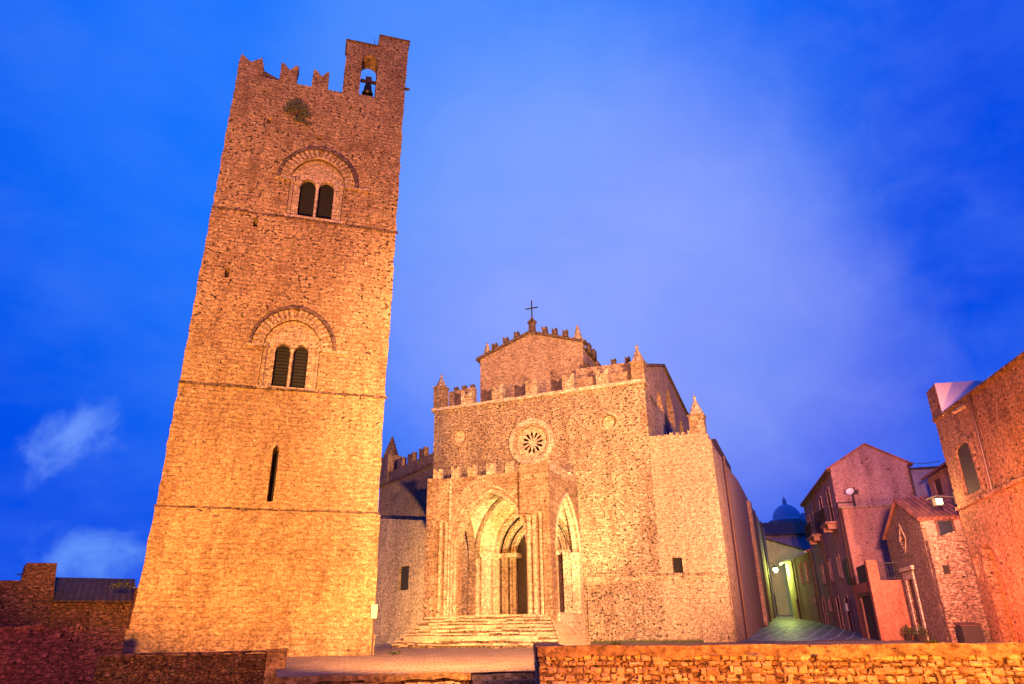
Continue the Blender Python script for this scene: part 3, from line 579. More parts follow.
for x, z, blind in ((-15.96, 11.98, True), (-5.75, 11.76, False)):
    o = part(MB().panel(circle(x, z, 0.62, 32), [circle(x, z, 0.47, 32)], -0.07, 0.02), 'round_window', M_TRIM)
    MB().panel(circle(x, z, 0.5), [], 0.18 if blind else 0.42, 0.25 if blind else 0.5).make('blind_infill', M_PALE, o)
# ledge and base batter
def cledge(x0, x1, z0, z1):
    m = MB(); x = x0
    while x < x1:
        e = min(x + random.uniform(0.3, 0.8), x1)
        if random.random() > 0.12: t_ = (x - x0) / (x1 - x0); z = z0 + (z1 - z0) * t_; m.box(x, e - 0.01, -0.16 * random.uniform(0.8, 1.1), 0.0, z - 0.08, z + 0.07, 0.015)
        x = e
    return m
part(cledge(-7.6, 0.0, 2.86, 2.68), 'stone_ledge', M_FACADE)
part(MB().panel(rough_poly([(-7.7, -1.2), (0.12, -1.2), (0.1, 2.62), (-7.7, 2.8)], 0.5, 0.015), [rect(-2.8, -2.15, 2.4, 2.7)], -0.1, 0.0), 'base_wall_face', M_CHAPELW)
# side chapel front and right flank
part(MB().panel(rough_poly([(-3.45, -1.2), (0.05, -1.2), (0.0, 10.35), (-3.45, 10.6)], 0.5, 0.02), [rect(-2.75, -2.2, 2.42, 3.62)], 0.0, 0.9), 'side_chapel_wall', M_CHAPELW)
wn = part(MB().panel(rect(-2.85, -2.1, 2.32, 3.72), [rect(-2.75, -2.2, 2.42, 3.62)], -0.03, 0.05), 'barred_window', M_TRIM)
MB().box(-2.8, -2.15, 0.4, 0.44, 2.3, 3.7).make('dark_glass', M_BLACK, wn)
gb = MB()
for i in range(9):
    a = -2.75 + i * 0.13 - 0.55
    gb.cyl((max(-2.75, a), 0.1, 2.42 + max(0, -2.75 - a) * 2), (min(-2.2, a + 0.6), 0.1, 2.42 + (min(-2.2, a + 0.6) - a) * 2), 0.012, 0.012, 5)
    gb.cyl((max(-2.75, a), 0.12, 3.62 - max(0, -2.75 - a) * 2), (min(-2.2, a + 0.6), 0.12, 3.62 - (min(-2.2, a + 0.6) - a) * 2), 0.012, 0.012, 5)
gb.make('grille', M_IRON, wn)
part(MB().box(-3.4, -0.9, 0.9, 46, -1, 9.9), 'side_chapel_body', M_SIDE)
part(MB().panel(rough_poly([(0.9, -1.2), (47, -1.2), (47, 10.5), (18, 10.9), (9, 10.4), (3.3, 10.2), (0.9, 10.2)], 0.7, 0.02), [], -0.9, 0.0, 'x'), 'flank_wall', M_SIDE)
part(MB().panel(rough_poly([(0.0, -1.2), (5.2, -1.2), (2.6, 9.4), (0.0, 10.0)], 0.7, 0.015), [], 0.0, 0.14, 'x'), 'flank_buttress', M_CHAPELW)
part(MB().panel([(24.3, -1), (25.6, -1), (25.6, 10.3), (24.3, 10.3)], [], 0.0, 0.3, 'x'), 'flank_buttress', M_SIDE)
for d_ in (6.4, 31.0, 39.0): part(MB().cyl((0.14, d_, -1), (0.14, d_, 10.4), 0.08, 0.08, 8), 'drainpipe', M_PIPE)
part(MB().panel([(5.2, 9.9), (19, 9.9), (19, 12.3), (9.5, 12.4), (6.0, 11.5)], [], -2.4, -0.5, 'x'), 'lean_to_roof', M_TILED)
for i in range(7): x = -3.1 + i * 0.34; part(MB().panel(tail(x - 0.09, x + 0.09, 10.4, 10.62 + random.uniform(0, 0.1), 0.05, 0.02), [], 0.1, 0.4), 'merlon', M_CHAPELW)
# upper right flank with tall blind arches
up_prof = [(0.85, 9.9), (20.2, 9.9), (20.2, 17.0), (17.6, 17.1), (8.6, 18.05), (0.85, 15.4)]
part(MB().panel(rough_poly(up_prof, 0.7, 0.02), [opening(5.6, 1.25, 1.7, 10.0, 13.5), opening(9.9, 1.5, 2.2, 10.0, 14.5), opening(14.6, 1.2, 1.7, 10.0, 13.9)], -4.1, -3.5, 'x'), 'upper_flank_wall', M_GABLE)
part(MB().panel([(0.9, 15.35), (8.6, 18.0), (17.6, 17.05), (20.3, 16.95), (20.3, 17.15), (17.6, 17.27), (8.6, 18.22), (0.9, 15.55)], [], -4.15, -3.35, 'x'), 'flank_coping', M_DARKST)
part(MB().box(-3.99, -3.93, 1.0, 20, 9.9, 16.2), 'arch_backing', M_GABLE)
part(MB().panel(rough_poly([(0.9, 9.9), (20, 9.9), (20, 16.9), (8.6, 17.9), (0.9, 15.2)], 2, 0), [], -8.0, -4.12, 'x'), 'transept_body', M_GABLE)

# porch
PC = part(MB().panel(rough_poly([(-15.15, -1.2), (-7.95, -1.2), (-7.95, 8.05), (-15.15, 8.05)], 0.5, 0.015), [opening(-11.3, 1.97, 2.75, 0.78, 4.25, n=12)], -5.24, -4.75), 'porch', M_PORCH)
def pp(mb, name, mat=M_PORCH, **kw): return mb.make(name, mat, PC, **kw)
so = opening(-2.4, 2.02, 3.1, 0.75, 4.0, n=12)
pp(MB().panel([(-4.75, -1.2), (0.0, -1.2), (0.0, 8.05), (-4.75, 8.05)], [so], -8.4, -7.95, 'x'), 'right_wall')
so2 = opening(-2.32, 2.18, 2.9, 0.8, 4.2, n=12)
pp(MB().panel([(-4.75, -1.2), (0.0, -1.2), (0.0, 8.05), (-4.75, 8.05)], [so2], -15.15, -14.7, 'x'), 'left_wall')
pp(MB().box(-15.1, -8.0, -5.2, -0.0, 7.75, 7.95), 'flat_roof', M_DARKST)
pp(MB().box(-14.7, -8.4, -4.75, 0.9, -1.2, 0.8), 'porch_floor', M_STEP)
# concentric order around front arch
pp(MB().panel(archring(-11.3, 1.97, 2.75, 4.25, 0.03, 0.2, 12), [], -5.34, -5.22), 'arch_moulding', M_TRIM)
pp(MB().panel(archring(-11.3, 1.97, 2.75, 4.25, 0.34, 0.46, 12), [], -5.31, -5.22), 'arch_moulding', M_TRIM)
def shaft(x, y, z0, z1, r, mat=M_TRIM):
    s = pp(MB().cyl((x, y, z0 + 0.25), (x, y, z1 - 0.25), r, r * 0.95, 10), 'shaft', mat, smooth=False)
    MB().cyl((x, y, z0), (x, y, z0 + 0.12), r * 1.5, r * 1.5, 10).cyl((x, y, z0 + 0.12), (x, y, z0 + 0.25), r * 1.35, r, 10).make('base', mat, s)
    MB().cyl((x, y, z1 - 0.28), (x, y, z1), r, r * 1.55, 10).make('capital', mat, s)
for x, z1 in ((-13.45, 4.45), (-13.62, 4.6), (-14.0, 5.6), (-14.35, 5.7)): shaft(x, -5.33, 0.7, z1, 0.11)
for x, z1 in ((-9.12, 5.65), (-8.8, 5.7), (-8.42, 5.7)): shaft(x, -5.36, 0.1, z1, 0.13)
pp(MB().box(-13.86, -13.74, -5.34, -5.22, 0.4, 7.9), 'pilaster_strip', M_PALE)
pp(MB().panel(rough_poly([(-15.2, -1.2), (-14.62, -1.2), (-14.62, 8.1), (-15.2, 8.1)], 0.5, 0.015), [], -5.5, -5.23), 'corner_pier')
pp(MB().panel(rough_poly([(-9.5, 5.72), (-7.85, 5.72), (-7.85, 8.3), (-9.5, 8.3)], 0.4, 0.02), [], -5.62, -5.23), 'corner_pier')
pp(MB().panel(rough_poly([(-8.24, -1.2), (-7.85, -1.2), (-7.85, 5.72), (-8.24, 5.72)], 0.5, 0.015), [], -5.6, -5.23), 'corner_pier')
pp(MB().panel(rough_poly([(-9.6, -1.2), (-8.24, -1.2), (-8.24, 0.3), (-9.6, 0.6)], 0.4, 0.015), [], -5.52, -5.23), 'pier_base')
for x in (-14.75, -13.6, -12.55, -11.4, -10.25): pp(MB().panel(tail(x - 0.24, x + 0.24, 8.05, 8.68, 0.15, 0.02), [], -5.22, -4.95), 'merlon', M_MERLON)
for y in (-4.3, -3.2, -2.1, -1.0): pp(MB().panel(tail(y - 0.22, y + 0.22, 8.05, 8.62, 0.15, 0.02), [], -8.25, -7.97, 'x'), 'merlon', M_MERLON)
# side arch mouldings, jambs and low parapet
pp(MB().panel(archring(-2.4, 2.02, 3.1, 4.0, 0.02, 0.14, 12), [], -7.97, -7.86, 'x'), 'arch_moulding', M_PALE)
pp(MB().panel(ring(-2.4, 2.02, 3.1, 0.8, 4.0, -0.14, 0.0, 12), [], -8.3, -8.05, 'x'), 'inner_order', M_PALE)
pp(MB().panel([(-4.6, -1.2), (-0.3, -1.2), (-0.3, 0.85), (-4.6, 0.85)], [], -8.3, -7.8, 'x'), 'low_parapet', M_PALE)
s = pp(MB().box(-8.38, -7.9, -0.62, -0.02, 0.8, 3.85), 'pilaster', M_PALE); MB().box(-8.45, -7.84, -0.7, 0.0, 3.85, 4.1).make('capital', M_PALE, s)
# inner portal in the facade
pm_, pz = -10.95, 4.3
for i, (w_, y_) in enumerate(((2.5, -0.02), (2.05, 0.22), (1.62, 0.46))):
    h_ = w_ * 1.15
    pp(MB().panel(ring(pm_, w_, h_, 0.8, pz, -0.3, 0.04, 12), [], y_, y_ + 0.26), 'portal_order', M_PALE)
    for s_ in (-1, 1):
        pp(MB().cyl((pm_ + s_ * (w_ - 0.02), y_ - 0.06, 0.85), (pm_ + s_ * (w_ - 0.02), y_ - 0.06, pz - 0.2), 0.09, 0.09, 8), 'shaft', M_PALE)
    z = MB(); pts = arc_pts(pm_, w_ - 0.15, h_ - 0.15, pz, 0.0, 14)   # zigzag carving
    for a, b in zip(pts[:-1], pts[1:]):
        mx, mz = (a[0] + b[0]) / 2, (a[1] + b[1]) / 2; nx, nz = mx - pm_, mz - pz; L = math.hypot(nx, nz) or 1
        z.cyl((a[0], y_ - 0.02, a[1]), (mx + nx / L * 0.12, y_ - 0.05, mz + nz / L * 0.12), 0.055, 0.055, 5).cyl((mx + nx / L * 0.12, y_ - 0.05, mz + nz / L * 0.12), (b[0], y_ - 0.02, b[1]), 0.055, 0.055, 5)
    pp(z, 'zigzag_moulding', M_TRIM)
for s_ in (-1, 1): pp(MB().box(min(pm_ + s_ * 1.0, pm_ + s_ * 2.95), max(pm_ + s_ * 1.0, pm_ + s_ * 2.95), -0.16, 0.68, pz - 0.2, pz + 0.06), 'portal_impost', M_PALE)
pp(MB().box(-14.1, -13.5, -0.5, -0.0, 0.8, pz - 0.12).box(-14.18, -13.42, -0.58, 0, pz - 0.12, pz + 0.1), 'wall_pier', M_PALE)
pp(MB().box(-8.9, -8.42, -0.55, -0.0, 0.8, pz - 0.12), 'wall_pier', M_PALE)
dr = part(MB().panel(opening(pm_, 1.4, 1.7, 0.8, pz), [], 0.92, 0.98), 'portal_door', M_WOOD)
db = MB()
for i in range(9): db.box(pm_ - 0.95, pm_ + 0.95, 0.88, 0.92, 1.1 + i * 0.42, 1.16 + i * 0.42)
db.box(pm_ - 0.03, pm_ + 0.03, 0.87, 0.92, 0.85, 5.2); db.make('door_battens', M_IRON, dr)
# groined vault
def vf(t, half, spring, rise):
    t = min(1.0, abs(t) / half); Rr = (half * half + rise * rise) / (2 * half); dx = Rr - half
    return spring + math.sqrt(max(0, Rr * Rr - (dx + t * half) ** 2)) if True else 0
v = MB(); nx_, ny_ = 30, 24; x0, x1, y0, y1 = -14.7, -8.4, -4.75, 0.0; vs = []; fs = []
def vz(x, y):
    a = vf(x - (x0 + x1) / 2, (x1 - x0) / 2, 4.2, 3.25); b = vf(y - (y0 + y1) / 2, (y1 - y0) / 2, 4.2, 3.2); return max(a, b)
for j in range(ny_ + 1):
    for i in range(nx_ + 1): x = x0 + (x1 - x0) * i / nx_; y = y0 + (y1 - y0) * j / ny_; vs.append((x, y, vz(x, y)))
for j in range(ny_):
    for i in range(nx_): q = j * (nx_ + 1) + i; fs.append((q, q + 1, q + nx_ + 2, q + nx_ + 1))
n0 = len(vs); vs += [(a[0], a[1], a[2] + 0.12) for a in vs]; fs += [tuple(q + n0 for q in reversed(f)) for f in fs]
pp(v.add(vs, fs), 'vault', M_VAULT, fix=False)
wi = [(x0 + (x1 - x0) * i / 24, vf(x0 + (x1 - x0) * i / 24 - (x0 + x1) / 2, (x1 - x0) / 2, 4.2, 3.25) + 0.05) for i in range(25)]
pp(MB().panel([(x0, 0.8)] + wi + [(x1, 0.8)], [opening(pm_, 2.56, 2.95, 0.82, pz)], -0.035, -0.002), 'plastered_back_wall', M_VAULT)
rb = MB()
for (xa, ya), (xb, yb) in (((x0, y0), (x1, y1)), ((x0, y1), (x1, y0))):
    pts = []
    for i in range(25): t = i / 24; x = xa + (xb - xa) * t; y = ya + (yb - ya) * t; pts.append((x, y, vz(x, y) - 0.05))
    rb.tube(pts, 0.16, 8)
pp(rb, 'vault_rib', M_PORCH)
# left wing, turned back from the facade
WL = (-18.1, 0.0, 0.0); WR = -RAD(34.0)
W = part(MB().panel(rough_poly([(-8.5, -1.2), (0.4, -1.2), (0.4, 11.1), (-8.5, 11.1)], 0.5, 0.025), [rect(-3.4, -1.95, 2.55, 4.05)], 0, 0.9), 'left_wing_wall', M_WING, loc=WL, rotz=WR)
MB().box(-8.4, -1.0, 0.9, 9, -1.2, 10.6).make('left_wing_body', M_WING, CH, loc=WL, rotz=WR)
wl = MB().panel(rect(-3.6, -1.75, 2.4, 4.2), [rect(-3.4, -1.95, 2.55, 4.05)], -0.03, 0.06).make('wing_window', M_TRIM, W)
MB().box(-3.5, -1.85, -0.22, -0.16, 2.4, 4.2).make('dark_glass', M_BLACK, wl)
for x in (-5.2, -3.45, -1.6): MB().panel(tail(x - 0.42, x + 0.42, 11.08, 11.85, 0.2, 0.02), [], 0.05, 0.4).make('merlon', M_WING, W)
MB().box(-8.5, 0.4, -0.12, 0.0, 10.2, 10.38, 0.01).make('string_course', M_DARKST, W)
p_ = MB().box(-8.4, -7.0, -0.08, 1.0, 10.4, 12.5, 0.02).make('pinnacle', M_WING, W)
MB().cyl((-7.7, 0.46, 12.5), (-7.7, 0.46, 14.1), 0.66, 0.06, 4).make('spire', M_DARKST, p_)
MB().panel(rough_poly([(-8.5, -1.2), (0.4, -1.2), (0.4, 6.6), (-8.5, 7.9)], 0.5, 0.02), [rect(-3.4, -1.95, 2.55, 4.05)], -0.35, 0.0).make('left_wing_lit_panel', M_CHAPELW, W)  # added paler slab; slanted top stands in for the lit area's edge

# steps up to the porch
ST = thing('stone_steps', 'broad worn stone steps climbing to the church porch', 'steps', F_CHURCH)
for i in range(9):
    z1 = 0.76 - i * 0.158; yf = -5.6 - i * 0.33; m = MB(); x0_ = -15.0 - (0.05 * i); x = x0_; xr = -8.05 + 0.17 * i
    while x < xr - 0.02:
        e = x + random.uniform(0.35, 1.1); e = xr if e > xr - 0.3 else e
        zz = z1 + random.uniform(-0.045, 0.015); m.box(x, e - random.uniform(0.015, 0.05), yf + random.uniform(-0.08, 0.06), yf + 0.45, zz - random.uniform(0.05, 0.11), zz, 0.02); x = e
    if i > 1: m.box(xr - 0.6, xr - 0.01, yf + 0.44, -4.9 + 0.2 * i, z1 - 0.3, z1 - 0.02, 0.015)
    st_ = m.make('step', M_STEP, ST)
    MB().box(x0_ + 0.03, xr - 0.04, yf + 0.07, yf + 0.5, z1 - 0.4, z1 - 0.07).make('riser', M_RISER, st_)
MB().box(-15.0, -7.9, -7.7, -5.65, -1.2, -0.2).box(-15.0, -8.1, -6.5, -5.65, -0.2, 0.3).make('step_core', M_STEP, ST)

# ------------------------------------------------------------------ walls in front
def rubble(mb, x0, x1, z0, z1, y, hmin=0.055, hmax=0.125, wmin=0.05, wmax=0.2, keep=0.88, j=0.014, bev=0.022):
    z = z0
    while z < z1 - 0.03:
        h = random.uniform(hmin, hmax); x = x0 + random.uniform(-0.1, 0.05)
        while x < x1:
            w = random.uniform(wmin, wmax); hh = h * random.uniform(0.72, 1.08); zz = z + random.uniform(-0.012, 0.012)
            if random.random() < keep and x > x0 - 0.02 and x + w < x1 + 0.03:
                if random.random() < 0.22 and h > 0.11:
                    mb.stone(x, x + w - 0.014, y + random.uniform(-0.03, 0.02), y + 0.12, zz, zz + hh * 0.45, j, bev * 0.7); mb.stone(x, x + w * 0.8 - 0.014, y + random.uniform(-0.02, 0.02), y + 0.12, zz + hh * 0.5, zz + hh, j, bev * 0.7)
                else: mb.stone(x, x + w - 0.014, y + random.uniform(-0.035, 0.02), y + 0.12, zz, zz + hh - 0.012, j, bev)
            x += w
        z += h
    return mb
def stone_wall(name, label, cat, p0, p1, z0, z1, thick, mat, mort, cap=None, caph=0.2, **kw):
    dx, dy = p1[0] - p0[0], p1[1] - p0[1]; L = math.hypot(dx, dy); yaw = -math.degrees(math.atan2(dy, dx))
    w = thing(name, label, cat, None, (p0[0], p0[1], 0), yaw)
    top = z1 - (caph if cap else 0)
    MB().box(0, L, 0.03, thick, z0, top).make('mortar_core', mort, w)
    rubble(MB(), 0.0, L, z0, top, 0.0, **kw).make('stone_facing', mat, w)
    if cap:
        m = MB(); n = int(L / 0.12)
        # a capping with an uneven lower edge
        o = [(L * i / n, z1 + noise.noise((i * 0.25, 1.3, z0)) * 0.018) for i in range(n + 1)]
        u_ = [(L * i / n, z1 - caph + noise.noise((i * 0.31, 7.7, z0)) * 0.07 + random.uniform(-0.012, 0.012)) for i in range(n + 1)]
        m.panel(o + list(reversed(u_)), [], -0.04, thick + 0.03); m.make('capping', cap, w)
    return w, L
stone_wall('parapet_wall', 'long low rubble parapet wall with smooth orange mortar capping along the right foreground', 'wall', (0.38, 13.0), (9.4, 10.05), -1.75, -0.245, 0.5, M_RUB_OR, M_MORT, M_CAP, 0.17)
stone_wall('parapet_wall', 'short return of the orange parapet wall running back towards the plaza steps', 'wall', (0.44, 17.45), (0.39, 13.45), -1.75, -0.25, 0.45, M_RUB_OR, M_MORT, M_CAP, 0.2)
stone_wall('retaining_wall', 'low brown rubble wall standing in front of the tower foot', 'wall', (-10.25, 18.36), (-6.62, 19.93), -1.75, -0.40, 0.5, M_BROWN, M_MORT, M_BROWN, 0.07)
stone_wall('retaining_wall', 'plaza edge wall of flat pale stones between the brown wall and the dark steps', 'wall', (-5.3, 16.7), (-1.05, 17.38), -1.75, -0.86, 0.5, M_RUB_OR, M_MORT, M_CAP, 0.14, wmin=0.12, wmax=0.4)
pr = thing('gate_pier', 'plain pale plastered pier at the right end of the brown rubble wall', 'pier', None, (-6.45, 19.95, 0), -15)
MB().box(-0.17, 0.32, -0.1, 0.45, -1.75, -0.42, 0.015).make('shaft', M_CAP, pr); MB().box(-0.2, 0.35, -0.13, 0.48, -0.42, -0.36, 0.008).make('cap', M_CAP, pr)
ds = thing('dark_steps', 'two dark basalt steps going up to the plaza beside the parapet wall', 'steps', None, (-1.03, 17.4, 0), -7)
for i in range(3):
    m = MB(); x = 0.0
    while x < 1.44: e = min(x + random.uniform(0.2, 0.45), 1.45); m.box(x, e - 0.008, -0.28 * i - 0.02, 0.5 - 0.28 * i, -1.75, -0.87 - 0.15 * i, 0.008); x = e
    m.make('step', M_BASALT, ds)
lowb = place(MB().box(-1.2, 0.55, -0.25, 0.25, -1, -0.42, 0.02).make('stone_block', M_PALE), F_CHURCH, (-17.6, -8.0, 0)); tag(lowb, 'low pale stone block on the plaza at the foot of the church steps', 'stone block')
sg = thing('sign_post', 'small pale notice plate on a thin post at the right corner of the tower', 'sign', None, (-5.45, 28.3, 0), 5)
MB().cyl((0, 0, -0.8), (0, 0, 1.0), 0.03, 0.03, 8).make('post', M_PIPE, sg); MB().box(-0.12, 0.12, -0.05, -0.02, 0.52, 1.02).make('plate', M_SIGN, sg)

# left background walls
lw = thing('ruined_wall', 'dark red rubble wall with a square chimney-like block behind the left plaza', 'wall', None, (-21.4, 26.4, 0), -37)
def atl(px, py, D): r = ray(px, py); return r / math.hypot(r.x, r.y) * D
MB().panel(rough_poly([(-6, -1.8), (3.9, -1.8), (3.9, 1.45), (3.75, 2.75), (2.75, 2.72), (2.7, 2.05), (-6, 2.0)], 0.35, 0.03), [], 0, 0.9).make('wall', M_LEFTW, lw)
MB().box(2.75, 3.75, 0.9, 1.8, 1.0, 2.72, 0.02).make('block', M_LEFTW, lw)
rf = thing('low_house', 'low dark house with a tiled roof between the ruined wall and the tower', 'house', None, (-18.2, 29.0, 0), -30)
MB().box(-0.6, 2.6, 0, 4, -1.8, 1.42).make('wall', M_LEFTW, rf)
MB().add([(-0.8, -0.25, 1.36), (2.7, -0.25, 1.36), (2.7, 4.2, 2.5), (-0.8, 4.2, 2.5), (-0.8, -0.25, 1.28), (2.7, -0.25, 1.28), (2.7, 4.2, 2.4), (-0.8, 4.2, 2.4)], [(0, 1, 2, 3), (4, 7, 6, 5), (0, 4, 5, 1), (1, 5, 6, 2), (2, 6, 7, 3), (3, 7, 4, 0)]).make('roof', M_TILED, rf)
MB().box(2.62, 6.5, -0.6, 2.4, -1.8, 1.85, 0.04).make('wall_end', M_LEFTW, rf)
fw = thing('old_wall', 'long dark red crumbling rubble wall in the lower left corner', 'wall', None, (-17.4, 19.75, 0), -32.0)
n = 60; topl = [(6.2 - 9.2 * i / n, 0.3 + noise.noise((i * 0.35, 0, 2)) * 0.09 + random.uniform(-0.03, 0.03)) for i in range(n + 1)]
MB().panel([(-3, -1.75), (6.2, -1.75)] + topl, [], 0, 0.8).make('wall', M_LEFTW, fw)
m = MB()
for i in range(34): x = random.uniform(-3, 6.0); m.stone(x, x + random.uniform(0.1, 0.25), -0.03, 0.3, 0.18, 0.3 + random.uniform(0, 0.09), 0.02, 0.03)
m.make('loose_top_stones', M_BROWN, fw)
def antenna(px, py, D, h, label):
    p = atl(px, py, D); a = thing('antenna', label, 'antenna', None, (p.x, p.y, p.z), 20, 'television antennas on the left')
    MB().cyl((0, 0, -0.5), (0, 0, h), 0.02, 0.015, 6).make('mast', M_IRON, a)
    m = MB().cyl((-0.35, 0, h * 0.8), (0.3, 0, h * 0.9), 0.012, 0.012, 5)
    for i in range(5): x = -0.3 + i * 0.13; m.cyl((x, -0.15, h * 0.81 + i * 0.015), (x, 0.15, h * 0.81 + i * 0.015), 0.008, 0.008, 4)
    m.box(-0.06, 0.1, -0.02, 0.02, h * 0.85, h * 1.0); m.make('aerial', M_IRON, a)
antenna(21, 582, 35, 0.35, 'small television antenna on the wall left of the square block')
antenna(79, 592, 38, 0.42, 'small television antenna above the dark tiled roof')
p = atl(122, 590, 33)
pl = thing('wall_plant', 'thin scrub on top of the dark wall against the tower edge', 'plant', None, (p.x, p.y, 1.8), 0)
leaf_clump(160, 0.5, 0.3, 11).make('foliage', M_LEAF, pl, fix=False)
p = atl(395, 647, 29); pl = thing('wall_plant', 'small green weed tuft on the plaza near the tower corner', 'plant', None, (p.x, p.y, -0.75), 0); leaf_clump(150, 0.22, 0.14, 5).make('foliage', M_LEAF, pl, fix=False)
gs = thing('grass_strip', 'strip of green weeds at the church foot behind the orange parapet', 'plant', F_CHURCH)
m = MB(); rnd = random.Random(4)
for i in range(900):
    x = rnd.uniform(-7.4, -1.5); y = rnd.uniform(-0.55, -0.2); h = rnd.uniform(0.05, 0.16); m.add([(x, y, -0.7), (x + 0.04, y, -0.7), (x + rnd.uniform(-0.04, 0.06), y - 0.02, -0.62 + h)], [(0, 1, 2)])
m.make('blades', M_LEAF, gs, fix=False)

for (wx, wy, lb) in ((1.7, 12.62, 'small green weed on top of the orange parapet near its left end'), (6.2, 11.15, 'small dry weed rooted on top of the orange parapet below the town houses')):
    o = thing('wall_weed', lb, 'plant', None, (wx, wy, -0.27), 0); leaf_clump(60, 0.07, 0.09, int(wx * 10)).make('foliage', M_LEAF, o, fix=False)
# ------------------------------------------------------------------ big building on the right
BG = thing('town_house', 'tall rough stone town house with an arched shuttered window at the right edge', 'house', F_BIG)
w_up = [(-2.95, 4.85), (-1.4, 4.85), (-1.45, 6.6)] + [(-2.2 + 0.72 * math.cos(a), 6.6 + 0.2 * math.sin(a)) for a in (0.5, 1.2, 1.9, 2.6)] + [(-2.92, 6.6)]
w_dn = opening(-1.9, 0.62, 0.7, -1.75, 2.2, n=5)
w_sm = rect(-0.35, 0.0 + 0.05, 1.75, 2.5)
MB().panel(rough_poly([(-22, -1.75), (0, -1.75), (0, 8.4), (-22, 7.6)], 0.5, 0.03), [w_up, [(p[0], p[1]) for p in w_dn[0:1]] + w_dn[1:-1] + w_dn[-1:]] if False else [w_up, opening(-1.9, 0.62, 0.7, -1.6, 2.2, n=5), rect(-0.62, -0.3, 1.75, 2.5)], 0.0, 0.6, 'x').make('wall', M_BIG, BG)
MB().box(0.6, 7, -22, 0, -1.75, 7.5).make('body', M_BIG, BG)
sh = MB().box(0.03, 0.12, -2.97, -1.38, 4.8, 6.85).make('shutter', M_LOUV, BG)
m = MB()
for i in range(21): z = 4.92 + i * 0.08; m.box(0.018, 0.04, -2.85, -2.25, z, z + 0.03); m.box(0.018, 0.04, -2.15, -1.52, z, z + 0.03)
m.make('slats', M_LOUV, sh)
MB().panel([(-3.2, 4.7), (-1.15, 4.7), (-1.2, 6.75), (-1.5, 7.0), (-2.2, 7.1), (-2.9, 7.0), (-3.15, 6.75)], [w_up], -0.04, 0.01, 'x').make('window_surround', M_BIG, BG)
MB().box(0.25, 0.3, -2.6, -1.2, -1.6, 3.2).make('blocked_doorway', M_CAP, BG)
MB().panel(ring(-1.9, 0.62, 0.7, -1.6, 2.2, 0.0, 0.32, 6), [], -0.05, 0.01, 'x').make('door_surround', M_BIG, BG)
sw = MB().panel(rect(-0.72, -0.2, 1.62, 2.62), [rect(-0.62, -0.3, 1.75, 2.5)], -0.04, 0.01, 'x').make('small_window', M_BIG, BG); MB().box(0.3, 0.34, -0.8, -0.1, 1.6, 2.6).make('pane', M_BLACK, sw)
m = MB(); y = -22.0
while y < 0.05: e = min(y + random.uniform(0.3, 0.9), 0.05); m.box(-0.14 * random.uniform(0.6, 1.1), 0.02, y, e - 0.01, 4.46, 4.6, 0.015); y = e
m.make('string_course', M_BIG, BG)
MB().cyl((-0.09, -4.0, 4.6), (-0.09, -4.3, 8.2), 0.05, 0.05, 8).make('drainpipe', M_PIPE, BG)
MB().cyl((-0.09, -3.6, 8.0), (-0.5, -3.6, 7.75), 0.1, 0.07, 8).make('roof_spout', M_TRIM, BG)
MB().box(-0.05, 0.9, -1.1, 0.02, 8.3, 9.75, 0.02).make('parapet_stack', M_BIG, BG)
MB().panel([(-0.02, 8.3), (3.5, 8.3), (3.5, 9.2), (1.7, 9.75), (-0.02, 9.78)], [], -1.15, -1.1).make('whitewashed_parapet', M_WHITE, BG)
MB().panel([(-22, 7.58), (0, 8.38), (0, 8.46), (-22, 7.66)], [], -0.12, 0.6, 'x').make('roof_edge', M_DARKST, BG)
bl = thing('wall_lamp', 'bright floodlight on an iron arm at the corner of the rough stone town house', 'lamp', F_BIG, (0, 0.02, 4.95))
MB().tube([(0.0, 0.05, 0.1), (-0.6, 0.25, 0.22), (-1.0, 0.4, 0.1)], 0.03).box(-0.04, 0.08, 0.0, 0.06, -0.2, 0.3).make('arm', M_IRON, bl)
MB().box(-0.85, -0.45, 0.1, 0.35, -0.22, 0.1).make('housing', M_IRON, bl)
MB().box(-0.72, -0.5, 0.02, 0.08, -0.16, 0.06).make('bulb', M_LAMPW, bl)
q = F_BIG.w(-0.8, -0.35, 4.85); lamp('wall_lamp_light', 'POINT', (q.x - 0.3, q.y, q.z), None, 260, (1.0, 0.5, 0.2), 0.12)
ub = thing('utility_bin', 'dark metal bin with a sloped lid at the foot of the rough stone town house', 'bin', F_BIG, (-0.95, 0.2, 0))
MB().box(0, 0.72, -0.1, 0.6, -0.8, -0.02, 0.01).make('body', M_IRON, ub); MB().add([(-0.05, -0.15, 0.0), (0.77, -0.15, 0.0), (0.77, 0.65, 0.1), (-0.05, 0.65, 0.1), (-0.05, -0.15, -0.04), (0.77, -0.15, -0.04), (0.77, 0.65, 0.05), (-0.05, 0.65, 0.05)], [(0, 1, 2, 3), (4, 7, 6, 5), (0, 4, 5, 1), (1, 5, 6, 2), (2, 6, 7, 3), (3, 7, 4, 0)]).make('lid', M_PIPE, ub)

